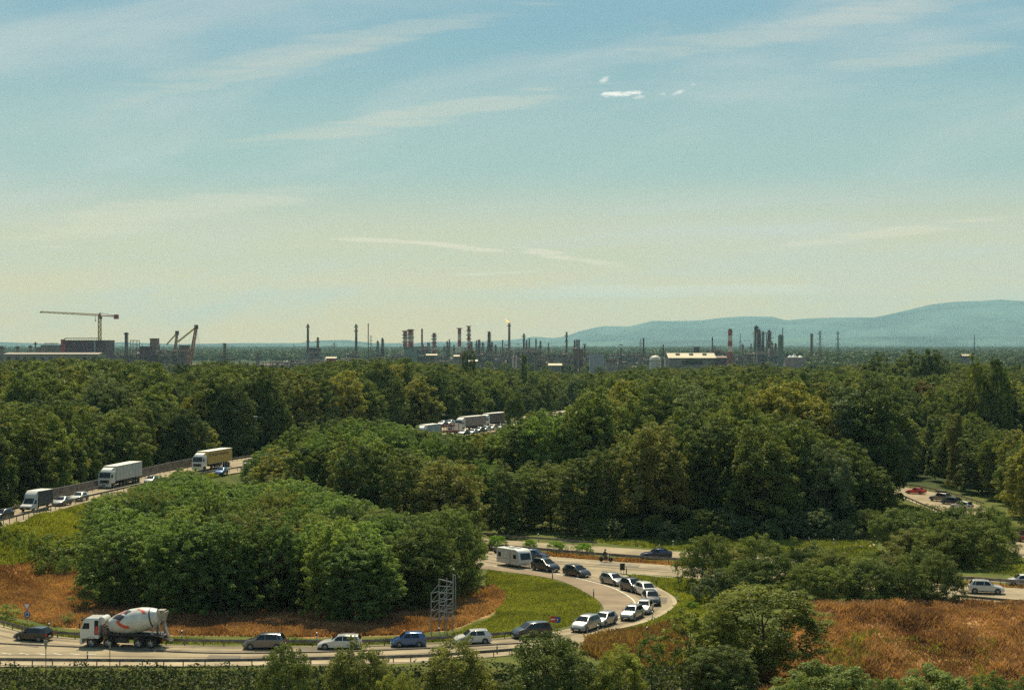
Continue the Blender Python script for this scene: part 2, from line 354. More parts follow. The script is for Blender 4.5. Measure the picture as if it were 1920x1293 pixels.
def ribbon(name, A, B, dz, m, n=60, parent=None):
    """road between two pixel polylines with z"""
    def rs(pts, n):
        p = [P(*a) for a in pts]; L = [0]
        for a, b_ in zip(p[:-1], p[1:]): L.append(L[-1]+(b_-a).length)
        out = []
        for k in range(n+1):
            s_ = L[-1]*k/n; i = max(0, min(len(p)-2, int(np.searchsorted(L, s_))-1)); tt = (s_-L[i])/max(1e-6, L[i+1]-L[i]); out.append(p[i].lerp(p[i+1], min(1, max(0, tt))))
        return out
    a, b_ = rs(A, n), rs(B, n); up = Vector((0, 0, dz)); dn = Vector((0, 0, dz-.45))
    mb = MB(); mb.loft([[p+dn, p+up, q_+up, q_+dn] for p, q_ in zip(a, b_)], cap=True, closed=False)
    return tag(mb.build(name, m, parent), kind='structure')
def line_strip(pts, wd, dz):
    """flat painted strip along ground points"""
    mb = MB(); L = []; 
    for i, p in enumerate(pts):
        d = (pts[min(i+1, len(pts)-1)]-pts[max(i-1, 0)]); d.z = 0; d.normalize(); nn = Vector((-d.y, d.x, 0))*wd/2
        L.append([p+nn+Vector((0, 0, dz)), p-nn+Vector((0, 0, dz))])
    for a, b_ in zip(L[:-1], L[1:]): mb.add([a[0], a[1], b_[1], b_[0]], [(0, 1, 2, 3)])
    return mb
INNER = [(780, 1056), (860, 1062), (921, 1068), (983, 1076), (1033, 1084), (1060, 1092), (1085, 1104), (1114, 1120), (1129, 1134), (1131, 1147), (1117, 1160), (1095, 1169), (1073, 1177), (1033, 1185), (960, 1194), (880, 1201), (740, 1208), (600, 1211), (460, 1211), (330, 1209), (200, 1202), (130, 1195), (60, 1186), (0, 1171), (-50, 1152), (-120, 1120)]
OUTER = [(-120, 1253), (0, 1250), (360, 1249), (600, 1247), (770, 1243), (880, 1237), (960, 1227), (1060, 1216), (1130, 1211), (1137, 1204), (1100, 1198), (1108, 1190), (1135, 1184.5), (1185, 1173), (1222, 1162.5), (1247, 1150), (1265, 1138), (1270, 1129), (1265, 1120), (1247, 1108), (1222, 1096), (1200, 1088), (1167, 1076), (1100, 1060), (1017, 1046), (900, 1036), (780, 1026)]
inn = resample(INNER, 2.0); out = resample(OUTER, 2.0)
road = poly_sheet('road', inn+out, .035, ASPH)
# dusty shoulder on the inside of the loop, gravel on the outside
def offset_px(base, tip, name, m, dz): return poly_sheet(name, resample(base, 2)+resample(tip, 2), dz, m, skirt=.02)
offset_px([(800, 1058), (921, 1068), (983, 1076), (1033, 1084), (1060, 1092), (1085, 1104), (1114, 1120), (1129, 1134), (1131, 1147), (1117, 1160), (1095, 1169)],
          [(1147, 1161), (1168, 1153), (1187, 1139), (1189, 1128), (1178, 1118), (1150, 1103), (1116, 1093), (1060, 1080), (1000, 1071), (921, 1061), (800, 1050)], 'road_shoulder', ASPH2, .045)
offset_px([(1100, 1191), (1135, 1184.5), (1185, 1173), (1222, 1162.5), (1247, 1150), (1265, 1138), (1270, 1129), (1265, 1120), (1247, 1108), (1222, 1096)],
          [(1222, 1098), (1243, 1109), (1258, 1120), (1262, 1129), (1257, 1137), (1240, 1148), (1217, 1160), (1180, 1170.5), (1133, 1182.5), (1100, 1188.5)], 'gravel_verge', GRAV, .045)
offset_px([(-100, 1251.8), (0, 1249), (360, 1248), (600, 1246), (770, 1242), (900, 1233)], [(900, 1226), (770, 1236), (600, 1239), (360, 1241), (0, 1242), (-100, 1244)], 'gravel_strip', GRAV, .045)
H2N_T = [(700, 1010, 0), (900, 1030, 0), (1017, 1041.5, 0), (1125, 1050, 0), (1281, 1061, 0), (1500, 1076, 0), (1810, 1095, 0), (2100, 1113, 0)]
H2N_B = [(700, 1034, 0), (900, 1048, 0), (1017, 1060, 0), (1125, 1070, 0), (1281, 1082, 0), (1500, 1100, 0), (1810, 1127, 0), (2100, 1150, 0)]
ribbon('highway', H2N_T, H2N_B, .028, ASPH)
H2F_T = [(700, 992, 0), (946, 1012, 0), (1108, 1023, 0), (1223, 1031, 0), (1400, 1041, 0), (1600, 1056, 0), (1810, 1080, 0), (2100, 1098, 0)]
H2F_B = [(700, 1003, 0), (946, 1024, 0), (1108, 1036, 0), (1281, 1048, 0), (1500, 1062, 0), (1700, 1075, 0), (1810, 1087, 0), (2100, 1106, 0)]
ribbon('far_carriageway', H2F_T, H2F_B, .028, ASPH)
ribbon('slip_road', [(1380, 1033, 0), (1480, 1029, 0), (1560, 1027, 0), (1640, 1019, 0)], [(1380, 1036, 0), (1480, 1032, 0), (1560, 1030, 0), (1640, 1023, 0)], .03, GRAV, 20)
RT_T = [(1560, 888, 0), (1690, 912, 0), (1760, 924, 0), (1840, 948, 0), (1890, 985, 0), (1940, 1020, 0), (2100, 1080, 0)]
RT_B = [(1560, 906, 0), (1660, 920, 0), (1727, 948, 0), (1790, 975, 0), (1850, 1010, 0), (1900, 1037, 0), (2040, 1100, 0)]
ribbon('ramp', RT_T, RT_B, .05, ASPH, 50)
ribbon('elevated_highway', [a for a in HWY_LOW], [a for a in HWY_UP], .0, ASPH, 90)
# paint
wl = line_strip(resample([(880, 1055), (921, 1060.5), (1000, 1069.5), (1060, 1079), (1116, 1092.5), (1150, 1102.5), (1178, 1117.5), (1190, 1129), (1188, 1140), (1168, 1154), (1147, 1161.5), (1120, 1168)], 1.5), .22, .058)
gl = line_strip(resample([(1270, 1084), (1200, 1077), (1128, 1070.5), (1180, 1076), (1226, 1088)], 1.5), .2, .056)
wl.add(gl.v, gl.f)
for k in range(8):
    x0 = -60+k*32; s_ = line_strip([P(x0, 1223.5+k*.35), P(x0+17, 1226.5+k*.2)], .2, .056); wl.add(s_.v, s_.f)
for a, b_ in (((900, 1041.5), (1281, 1067)), ((900, 1040.5), (1281, 1065.8))):
    s_ = line_strip(resample([a, b_], 2), .1, .056); wl.add(s_.v, s_.f)
for k in range(14):
    x0 = 1815+k*22; s_ = line_strip([P(x0, 1107+(x0-1815)*.055), P(x0+9, 1107+(x0-1806)*.055)], .15, .056); wl.add(s_.v, s_.f)
s_ = line_strip(resample([(1655, 921.5), (1727, 945), (1790, 972)], 2), .18, .06); wl.add(s_.v, s_.f)
tag(wl.build('road_markings', WHITE), kind='structure')
tw = MB()
for pts, offs in (([(900, 1048), (983, 1063), (1060, 1073), (1116, 1086), (1165, 1099), (1205, 1114), (1222, 1129), (1215, 1143), (1185, 1158), (1130, 1173), (1060, 1188), (980, 1198), (880, 1206), (740, 1213), (600, 1217), (460, 1217.5), (330, 1216), (200, 1210), (60, 1198), (-60, 1172)], (-.95, .95)), ([(-60, 1230), (200, 1233), (360, 1235), (600, 1233), (770, 1229), (960, 1214)], (-.9, .9)), ([(780, 1032), (900, 1040), (1017, 1052), (1281, 1073)], (-.9, .9))):
    g0 = resample(pts, 2.5)
    for of in offs:
        g1 = []
        for i, p_ in enumerate(g0):
            d_ = g0[min(i+1, len(g0)-1)]-g0[max(i-1, 0)]; d_.z = 0; d_.normalize(); g1.append(p_+Vector((-d_.y, d_.x, 0))*of)
        s_ = line_strip(g1, .62, .0475); tw.add(s_.v, s_.f)
TWM = asphalt('worn_wheel_path', (.14, .108, .07), (.205, .16, .10))
tag(tw.build('wheel_path', TWM), kind='structure')
pm_ = MB()
for quad_ in ([(40, 1204), (78, 1208), (70, 1214), (30, 1209)], [(392, 1228), (452, 1229), (450, 1237), (386, 1236)], [(560, 1213), (604, 1213), (604, 1220), (558, 1220)], [(1228, 1118), (1252, 1121), (1249, 1132), (1224, 1130)], [(1300, 1065), (1345, 1069), (1338, 1077), (1290, 1073)], [(1128, 1054), (1200, 1059), (1196, 1064), (1122, 1059)]):
    vs = [P(a, b_)+Vector((0, 0, .051)) for a, b_ in quad_]; pm_.add(vs, [(0, 1, 2, 3)])
tag(pm_.build('asphalt_patch', asphalt('repair_asphalt', (.105, .085, .062), (.145, .118, .085))), kind='structure')
# low kerb between the two lanes of the near road
kp = resample([(-60, 1203), (0, 1207), (100, 1211.5), (200, 1216), (360, 1224), (470, 1225), (600, 1223), (740, 1218.5), (880, 1212), (980, 1206), (1060, 1200)], 2)
mb = MB(); mb.loft([[p+Vector((0, -.12, .02)), p+Vector((0, -.12, .15)), p+Vector((0, .12, .15)), p+Vector((0, .12, .02))] for p in kp])
mb.build('kerb', mat('kerb_stone', (.12, .10, .085), .9, var=.2))['kind'] = 'structure'
# ---------------------------------------------------------------- trees
def rnd_unit(rg, n):
    v = rg.normal(size=(n, 3)); return v/np.linalg.norm(v, axis=1)[:, None]
def leaf_quads(rg, c, nrm, size):
    n = len(c); t_ = np.cross(nrm, rnd_unit(rg, n)); t_ /= np.linalg.norm(t_, axis=1)[:, None]+1e-9; b_ = np.cross(nrm, t_)
    s = size[:, None]; a = rg.uniform(.75, 1.25, (n, 4, 1))
    Q = np.stack([c-t_*s*.62, c-b_*s*.42, c+t_*s*.62, c+b_*s*.42], 1)
    Q = c[:, None, :]+(Q-c[:, None, :])*a
    Q[:, 0] += nrm*s*.18; Q[:, 2] += nrm*s*.12
    return Q
def crown(name, seed, h, r, z0, nleaf, lsize, clumps, crad=(.16, .30), shape='round', upb=.35, squash=.8, jag=1.0):
    """crown filled with leaf clumps set on an uneven hull"""
    rg = np.random.default_rng(seed); Hc = h-z0; cen = []
    # main lobes make the outline uneven
    nl = 8 if shape != 'column' else 5; lob = []
    for i in range(nl):
        a = 2*math.pi*i/nl+rg.uniform(-.4, .4); zz = z0+Hc*(.16+.52*((i*2.0) % nl)/(nl-1)+rg.uniform(-.06, .06)); rr = r*rg.uniform(.30, .52)
        if shape == 'column': rr *= .4; zz = z0+Hc*(i+.5)/nl
        lob.append((rr*math.cos(a), rr*math.sin(a), zz, r*rg.uniform(.50, .72), Hc*rg.uniform(.24, .36)))
    lob.append((rg.uniform(-.15, .15)*r, rg.uniform(-.15, .15)*r, z0+Hc*.62, r*.6, Hc*.36))
    if shape == 'bush': lob = [(x*1.15, y*1.15, z0+Hc*rg.uniform(.2, .55), a_, Hc*rg.uniform(.3, .45)) for x, y, z, a_, b_ in lob]+[(0, 0, z0+Hc*.5, r*.6, Hc*.5)]
    lob = np.array(lob)
    while len(cen) < clumps:
        k = rg.integers(len(lob)); l = lob[k]; d = rnd_unit(rg, 1)[0]
        if d[2] < -.25 and rg.random() < .6: d[2] *= -1
        q = np.array([l[0]+d[0]*l[3], l[1]+d[1]*l[3], l[2]+d[2]*l[4]])*1.0
        u_ = rg.uniform(.70, 1.16)**jag; q = np.array([l[0], l[1], l[2]])+(q-np.array([l[0], l[1], l[2]]))*u_
        inside = (((q[:2]-lob[:, :2])**2).sum(1)/lob[:, 3]**2+((q[2]-lob[:, 2])/lob[:, 4])**2)
        if (inside < .40).sum() > 0: continue
        if q[2] < z0*.9 or q[2] > h*1.03: continue
        cen.append(q)
    cen = np.array(cen); cr = r*rg.uniform(crad[0], crad[1], clumps)*(1.0-.35*np.clip((cen[:, 2]-z0)/Hc-.6, 0, 1))
    ct = rg.uniform(0, 1, clumps)
    pk = rg.choice(clumps, nleaf, p=cr**2/(cr**2).sum()); d = rnd_unit(rg, nleaf)
    flip = (d[:, 2] < -.1) & (rg.random(nleaf) < .55); d[flip, 2] *= -1
    rad = cr[pk]*rg.uniform(.45, 1.1, nleaf)**.7
    c = cen[pk]+d*rad[:, None]*np.array([1, 1, squash])
    nrm = d*.75+np.array([0, 0, upb])+rnd_unit(rg, nleaf)*.75; nrm /= np.linalg.norm(nrm, axis=1)[:, None]
    size = lsize*rg.uniform(.6, 1.35, nleaf)
    tone = np.clip(ct[pk]*.75+rg.uniform(-.15, .35, nleaf), 0, 1)
    # a sparse heart so that the sky cannot be seen straight through
    me = quads_mesh(name, leaf_quads(rg, c, nrm, size), tone)
    return me, cen, cr
def trunk(name, seed, h, r0, cen, z0, nl=9):
    rg = random.Random(seed); mb = MB(); pts = []
    for k in range(6): pts.append(Vector((rg.uniform(-.02, .02)*h*k/5, rg.uniform(-.02, .02)*h*k/5, h*.78*k/5)))
    for k in range(5): mb.tube(pts[k], pts[k+1], r0*(1.25 if k == 0 else 1)*(1-k/6.2), r0*(1-(k+1)/6.2), 7, False)
    ordr = list(range(len(cen))); rg.shuffle(ordr)
    for i in ordr[:nl]:
        e = Vector(cen[i]); zs = max(z0*.6, min(h*.6, e.z*.62)); k = min(4, int(zs/(h*.78)*5)); s_ = pts[k].lerp(pts[k+1], (zs/(h*.78)*5)-k)
        m_ = s_.lerp(e, .5)+Vector((0, 0, -.03*h)); mb.tube(s_, m_, r0*.38, r0*.24, 5, False); mb.tube(m_, e, r0*.24, r0*.07, 5, False)
    return mb.mesh(name, True)
VAR = {}
def variant(key, seed, h, r, z0, nleaf, lsize, clumps, m, **k):
    tr = k.pop('tr', .028); me, cen, cr = crown('crown', seed, h, r, z0, nleaf, lsize, clumps, **k)
    me.materials.append(m); tm = trunk('trunk', seed, h, h*tr*.5, cen, z0); tm.materials.append(BARK)
    VAR[key] = dict(crown=me, trunk=tm, h=h, r=r)
# mature woodland trees
variant('oak0', 1, 22, 6.4, 1.5, 23750, 0.370, 330, LEAF_FOREST, crad=(.11, .21))
variant('oak1', 2, 22, 5.6, 2.0, 21250, 0.352, 286, LEAF_FOREST, crad=(0.115, 0.202))
variant('oak2', 3, 22, 6.9, 1.5, 25000, 0.370, 418, LEAF_FOREST, crad=(0.086, 0.158))
variant('oak3', 4, 22, 5.0, 1.5, 20000, 0.334, 264, LEAF_FOREST, crad=(.11, .21), jag=1.6)
variant('oak4', 5, 22, 6.0, 1.0, 25000, 0.317, 484, LEAF_FOREST, crad=(0.072, 0.130))
variant('dark0', 6, 22, 6.2, .8, 22500, 0.370, 330, LEAF_DARK, crad=(.11, .21))
variant('dark1', 7, 22, 5.4, 1.0, 22500, 0.352, 396, LEAF_DARK, crad=(0.079, 0.158))
variant('pop0', 8, 24, 3.3, 1.0, 15000, 0.334, 264, LEAF_FOREST, shape='column', crad=(0.180, 0.324))
variant('pop1', 9, 24, 2.9, 1.0, 15000, 0.334, 264, LEAF_DARK, shape='column', crad=(0.158, 0.302))
variant('grey0', 10, 20, 6.0, 1.0, 25000, 0.282, 396, LEAF_GREY, crad=(0.094, 0.180))
variant('russ0', 11, 18, 3.6, 3.5, 9375, 0.299, 176, LEAF_RUSSET, crad=(0.086, 0.173))
# light feathery locusts in the island of the loop
for i in range(5): variant('loc%d' % i, 20+i, 13, 4.4+.3*(i % 3), .5, 27500, 0.207, 506, LEAF_LOCUST, crad=(0.065, 0.130), upb=.4, squash=.8, jag=1.2)
# the same kind where the wood stands close behind: slightly larger crowns down to the ground
variant('edge0', 30, 15, 5.2, .2, 23750, 0.246, 440, LEAF_BUSH, crad=(0.086, 0.173))
variant('edge1', 31, 15, 4.6, .2, 22500, 0.246, 440, LEAF_DARK, crad=(0.086, 0.173))
# bushes
for i in range(4): variant('bush%d' % i, 40+i, 7, 3.5, .0, 23750, 0.150, 374, LEAF_BUSH, shape='bush', crad=(0.094, 0.187))
for i in range(2): variant('dbush%d' % i, 45+i, 7, 3.5, .0, 23750, 0.150, 374, LEAF_DARK, shape='bush', crad=(0.086, 0.173))
variant('gbush0', 48, 5, 2.9, .0, 7500, 0.194, 154, LEAF_GREY, shape='bush', crad=(0.094, 0.187))
variant('bright0', 49, 2.6, 1.7, .0, 3250, 0.150, 52, LEAF_BRIGHT, shape='bush', crad=(0.180, 0.306))
variant('bright1', 50, 2.6, 1.7, .0, 3250, 0.150, 44, LEAF_BRIGHT, shape='bush', crad=(0.180, 0.306))
# close trees along the lower edge, big leaves
for i in range(3): variant('near%d' % i, 60+i, 10, 3.7, .5, 37500, 0.136, 440, LEAF_NEAR, crad=(0.086, 0.173), upb=.6)
variant('neard', 64, 10, 3.8, .5, 40000, 0.136, 484, LEAF_DARK, crad=(0.079, 0.158), upb=.6)
variant('thin0', 65, 9, 2.3, 2.0, 8750, 0.132, 198, LEAF_NEAR, crad=(0.072, 0.158), tr=.022)
variant('thin1', 66, 9, 2.0, 1.5, 6875, 0.132, 176, LEAF_LOCUST, crad=(0.072, 0.158), tr=.02)
variant('chest0', 67, 8, 4.2, .4, 32500, 0.167, 286, LEAF_CHEST, crad=(0.101, 0.173), upb=.9, squash=.6)
variant('sap0', 70, 3.2, .7, .3, 420, .16, 14, LEAF_BUSH, crad=(.3, .5), tr=.02)
variant('sap1', 71, 3.2, .9, .2, 520, .16, 16, LEAF_LOCUST, crad=(.3, .5), tr=.02)
TREES = []
def tree(name, key, x, y, h, label, group=None, rz=None, wide=1.0, z=None, cat='tree', parts=True):
    v_ = VAR[key]; z = float(height(x, y)) if z is None else z; s_ = h/v_['h']; ws = s_*wide
    o = thing(name, label, cat, (x, y, z-.15), random.uniform(0, 6.28) if rz is None else rz, group)
    c = bpy.data.objects.new('crown' if cat == 'tree' else 'foliage', v_['crown']); C.objects.link(c); c.parent = o; c.scale = (ws, ws, s_)
    if parts:
        t_ = bpy.data.objects.new('trunk' if cat == 'tree' else 'stem', v_['trunk']); C.objects.link(t_); t_.parent = o; t_.scale = (ws, ws, s_)
    TREES.append(o); return o
def px_of(x, y): return CX+F*x/y
def interp(px, prof): return float(np.interp(px, [a for a, _ in prof], [b for _, b in prof]))
def hcap(x, y, prof, base=0.0): return H-(interp(px_of(x, y), prof)-CY)*y/F-base
# --- light trees on the island inside the loop
ISL = gpoly([(186, 1092), (190, 1128), (230, 1150), (300, 1160), (450, 1167), (600, 1171), (720, 1167), (800, 1157), (850, 1136), (900, 1110), (925, 1080), (912, 1030), (880, 990), (800, 960), (620, 930), (470, 922), (340, 950), (270, 975), (215, 1020), (195, 1050)])
ISL_TOP = [(120, 980), (150, 950), (175, 922), (210, 920), (250, 912), (280, 898), (310, 880), (345, 872), (385, 893), (420, 905), (470, 903), (520, 896), (560, 892), (610, 915), (660, 930), (720, 950), (780, 965), (840, 948), (880, 975), (905, 1000), (935, 1045)]
def scatter(poly, sp, rg, jitter=.36, test=None):
    xs_ = [a for a, _ in poly]; ys_ = [b for _, b in poly]; out_ = []; row = 0
    y = min(ys_)
    while y < max(ys_):
        x = min(xs_)+(sp/2 if row % 2 else 0)
        while x < max(xs_):
            a, b_ = x+rg.uniform(-jitter, jitter)*sp, y+rg.uniform(-jitter, jitter)*sp
            if inpoly(np.array([a]), np.array([b_]), poly)[0] and (test is None or test(a, b_)): out_.append((a, b_))
            x += sp
        y += sp*.87; row += 1
    return out_
rg = random.Random(3)
def hdist(x, y):
    d, _ = seg_dist(np.array([x]), np.array([y]), hl); d2, _ = seg_dist(np.array([x]), np.array([y]), hu)
    return 0.0 if inpoly(np.array([x]), np.array([y]), hwy_poly)[0] else float(min(d[0], d2[0]))
ISLT = []
for x, y in sorted(scatter(ISL, 6.0, rg, .34, lambda a, b_: hdist(a, b_) > 7 and px_of(a, b_) < 862), key=lambda q: q[1]):
    zb = float(height(x, y)); cap = hcap(x, y, ISL_TOP, zb); front = y < 205
    h = min(cap*rg.uniform(.93, 1.0), rg.uniform(10.0, 13.5) if not front else rg.uniform(9.5, 12))
    if h < 3.5: continue
    p = px_of(x, y)
    k = rg.choice(['loc0', 'loc1', 'loc2', 'loc3', 'loc4', 'loc0', 'loc1', 'edge0']) if not (700 < p < 930 and rg.random() < .45) else 'edge0'
    ISLT.append((x, y, h, k, rg.uniform(.95, 1.12)*min(1.3, 12.0/max(h, 8))))
ORD = ['first', 'second', 'third', 'fourth', 'fifth', 'sixth', 'seventh', 'eighth', 'ninth', 'tenth', 'eleventh', 'twelfth', 'thirteenth', 'fourteenth', 'fifteenth', 'sixteenth', 'seventeenth', 'eighteenth', 'nineteenth', 'twentieth']
def ranked(items, y0, step):
    """(row, rank from the left) for every tree, rows counted from the front"""
    rows = {}
    for it in items: rows.setdefault(int((it[1]-y0)//step), []).append(it)
    for i, k_ in enumerate(sorted(rows)):
        for j, it in enumerate(sorted(rows[k_], key=lambda q: q[0]/q[1])): yield i, j, it
def onum(k_): return ORD[k_] if k_ < len(ORD) else ('twenty-'+ORD[k_-20] if k_ < 29 else 'thirtieth' if k_ == 29 else 'thirty-'+ORD[k_-30] if k_ < 39 else 'fortieth' if k_ == 39 else 'forty-'+ORD[k_-40])
for i, j, (x, y, h, k, wd0) in ranked(ISLT, 160, 6):
    tree('locust_tree', k, x, y, h, f'feathery light green tree, {onum(j)} from left in {onum(i)} row of the tree island', 'light green trees of the island inside the road loop', wide=wd0)
# --- individually told-apart bushes between the carriageways
for i, (px, py, top, wd, key, nm, lb) in enumerate([
    (932, 1030, 1001, 40, 'bright0', 'bush', 'bright green bush leftmost in the median above the caravan'),
    (994, 1032, 1009, 27, 'bright1', 'bush', 'small round bright green bush directly behind the caravan roof'),
    (1043, 1036, 1011, 38, 'bright0', 'bush', 'bright green bush third from the left in the highway median'),
    (1092, 1040, 1016, 36, 'bright1', 'bush', 'bright green bush rightmost in the median above the black hatchback'),
    (1298, 1142, 1124, 26, 'bright1', 'bush', 'single vivid green bush in the grass right of the road bend')]):
    d = D_of(py); x = X_at(px, d); h = (py-top)*d/F
    tree(nm, key, x, d, h, lb, 'bright green bushes', wide=(wd*d/F/2)/(1.7*h/2.6)*1.0, cat='bush')
# --- hedge of large bushes right of the loop
for (px, py, top, wd, key, lb) in [
    (1318, 1106, 1006, 86, 'dbush0', 'dark bush at the left end of the hedge, next to the road bend'),
    (1372, 1092, 1030, 90, 'bush0', 'large green bush behind the dark end bush of the hedge'),
    (1425, 1088, 1008, 80, 'bush1', 'tall pointed light green bush in the left half of the hedge'),
    (1338, 1130, 1076, 62, 'gbush0', 'low grey green bush at the foot of the hedge by the bend'),
    (1392, 1128, 1052, 86, 'bush3', 'yellowish bush with open twigs behind the low grey green bush'),
    (1452, 1128, 1042, 92, 'bush2', 'rounded bush behind the big foreground tree'),
    (1493, 1098, 1018, 70, 'dbush1', 'dark brownish bush topping the middle of the hedge'),
    (1512, 1140, 1066, 80, 'dbush0', 'dark bush right of the big foreground tree top'),
    (1556, 1108, 1032, 90, 'bush3', 'olive bush in the back row of the hedge middle'),
    (1570, 1144, 1072, 80, 'bush1', 'olive bush with bare pale twigs above the dry grass'),
    (1620, 1112, 1040, 90, 'bush0', 'loose green bush in the back row below the round thicket'),
    (1632, 1145, 1062, 92, 'bush2', 'fresh green bush in the right half of the hedge'),
    (1690, 1116, 1040, 84, 'bush2', 'green bush in the back row right of centre'),
    (1700, 1142, 1058, 90, 'dbush1', 'dense green bush above the dry grass crest'),
    (1735, 1120, 1032, 84, 'bush3', 'broad bush next to the right end of the hedge'),
    (1758, 1138, 1046, 84, 'dbush0', 'big dark bush at the right end of the hedge by the white car'),
    (1530, 1085, 1024, 60, 'gbush0', 'pale twiggy bush half hidden behind the hedge')]:
    d = D_of(py); x = X_at(px, d); h = (py-top+9)*d/F
    tree('bush', key, x, d, h, lb, 'bushes of the hedge between loop and highway', wide=(wd*d/F/2)/(3.6*h/7 if 'gb' not in key else 2.9*h/5)*1.12, cat='bush')
# --- round thicket on the right
for (px, py, top, wd, key, lb) in [
    (1684, 1040, 950, 100, 'bush1', 'pale green bush on the left flank of the round thicket'),
    (1735, 1036, 944, 96, 'bush0', 'green bush on top of the round thicket below the grey parked car'),
    (1790, 1034, 943, 96, 'bush2', 'green bush at the crown of the round thicket'),
    (1845, 1036, 944, 90, 'bush3', 'bush with pale sprigs at the top right of the round thicket'),
    (1712, 1054, 985, 90, 'bush3', 'lower left bush of the round thicket'),
    (1768, 1062, 975, 104, 'dbush1', 'dark bush at the foot of the round thicket'),
    (1832, 1062, 968, 106, 'dbush0', 'dark shaded bush at the right foot of the round thicket'),
    (1872, 1050, 962, 60, 'bush1', 'rightmost bush of the round thicket beside the ramp')]:
    d = D_of(py); x = X_at(px, d); h = (py-top)*d/F
    tree('bush', key, x, d, h, lb, 'bushes of the round thicket by the ramp', wide=(wd*d/F/2)/(3.6*h/7)*1.1, cat='bush')
# --- trees along the lower edge of the photo
for (px, d, top, wd, key, lb, nm) in [
    (540, 150, 1204, 118, 'neard', 'dark leafy tree in the foreground below the grey minivan', 'tree'),
    (672, 153, 1198, 128, 'near0', 'lighter green tree in the foreground below the white estate car', 'tree'),
    (745, 150, 1250, 90, 'near2', 'low bushy tree between the light tree and the dense tree in the foreground', 'tree'),
    (850, 151, 1184, 165, 'near1', 'dense foreground tree hiding the white hatchback', 'tree'),
    (1030, 150, 1176, 185, 'neard', 'wide dark foreground tree below the round traffic signs', 'tree'),
    (1160, 148, 1206, 110, 'near2', 'small yellowish green tree right of the wide dark foreground tree', 'tree'),
    (1222, 152, 1180, 60, 'thin1', 'thin open sapling left of the sapling with a visible trunk', 'sapling'),
    (1292, 150, 1138, 100, 'thin0', 'slim sapling with visible trunk left of the big rounded tree', 'sapling'),
    (1345, 154, 1130, 90, 'near0', 'leafy tree leaning on the left side of the big rounded tree', 'tree'),
    (1432, 158, 1088, 235, 'near2', 'big rounded foreground tree in front of the hedge', 'tree'),
    (1350, 146, 1205, 120, 'neard', 'dark lower tree in front of the slim sapling and the big tree', 'tree'),
    (1558, 140, 1234, 200, 'chest0', 'bright green bushy tree at the lower edge below the dry bank', 'tree'),
    (1488, 138, 1262, 110, 'chest0', 'low bright green shrub at the lower edge left of the bushy tree', 'tree'),
    (1748, 141, 1243, 190, 'chest0', 'clumpy broad-leaved tree at the lower edge under the dry bank', 'tree'),
    (1848, 139, 1252, 100, 'chest0', 'rightmost clumpy tree top at the lower edge', 'tree'),
    (20, 147, 1282, 70, 'near0', 'green shrub top in the lower left corner', 'tree')]:
    x = X_at(px, d); zb = float(height(x, d)); h = Z_at(top, d)-zb; v_ = VAR[key]
    tree('tree' if nm == 'tree' else 'sapling', key, x, d, h, lb, 'trees along the lower edge of the photo', wide=(wd*d/F/2)/(v_['r']*h/v_['h'])*1.05, cat='tree')
# saplings on the embankment and in the field
rg = random.Random(12); SP = []
while len(SP) < 58:
    px = rg.uniform(-5, 175); py = rg.uniform(1000, 1062); d = D_of(py, 1.5+3*(1062-py)/62); x = X_at(px, d)
    if hdist(x, d) >= 1.6: SP.append((px, x, d, rg.choice(['sap0', 'sap0', 'sap1']), rg.uniform(1.3, 3.4)))
for i, (px, x, d, k_, h) in enumerate(sorted(SP)):
    tree('sapling', k_, x, d, h, f'young {"bushy" if k_ == "sap1" else "thin"} sapling, {onum(i) if i < 20 else onum(57-i)+" from right" if i > 37 else onum(i)} on the green bank under the elevated highway', 'saplings on the highway embankment', cat='sapling')
for px, py, h, lb in [(105, 1062, 4.2, 'small tree with drooping twigs alone at the top of the dry field'), (138, 1058, 4.5, 'small tree touching the left side of the tree island'), (13, 1160, 2.0, 'green shrub behind the guardrail at the left edge of the photo'), (25, 1155, 1.6, 'leafy weed in the dry field left of the give way sign'), (125, 1170, 1.5, 'pale green weed in the dry field behind the black hatchback')]:
    d = D_of(py); tree('sapling', 'sap1', X_at(px, d), d, h, lb, None, wide=1.8, cat='sapling')
# --- woodland: rows of tall trees, the largest in view as trees of their own, the rest as one mass
WOOD_TOP = [(-400, 672), (0, 673), (150, 668), (230, 672), (290, 682), (325, 702), (345, 696), (365, 684), (400, 673), (440, 677), (500, 690), (590, 681), (650, 672), (700, 671), (760, 669), (800, 677), (860, 684), (900, 691), (1000, 690), (1100, 696), (1200, 686), (1300, 687), (1380, 681), (1440, 681), (1500, 688), (1560, 684), (1620, 676), (1750, 672), (1800, 676), (1900, 682), (2300, 684)]
HWY_GAP = [(430, 868), (470, 870), (500, 846), (560, 800), (640, 788), (720, 792), (765, 800), (785, 810), (830, 815), (880, 819), (940, 814), (960, 800), (985, 790), (1000, 774), (1032, 774), (1040, 788), (1086, 785), (1096, 755), (1150, 690), (2300, 680)]
FRONT = [(450, 870), (520, 838), (600, 800), (700, 812), (800, 850), (950, 862), (1100, 848), (1180, 800), (1280, 760), (1400, 742), (1480, 768), (1560, 800), (1620, 848), (1650, 870), (1700, 830), (1800, 800), (2300, 780)]
def near_poly(x, y, poly, margin):
    P_ = [Vector((a, b_, 0)) for a, b_ in poly]; d, _ = seg_dist(np.array([x]), np.array([y]), P_+[P_[0]])
    return inpoly(np.array([x]), np.array([y]), poly)[0] or d[0] < margin
RAMP = gpoly([(a, b_) for a, b_, _ in RT_T])+gpoly([(a, b_) for a, b_, _ in reversed(RT_B)])
CENT = gpoly([(880, 985), (960, 994), (1100, 1006), (1300, 1012), (1500, 1014), (1630, 1006), (1668, 960), (1690, 934)])
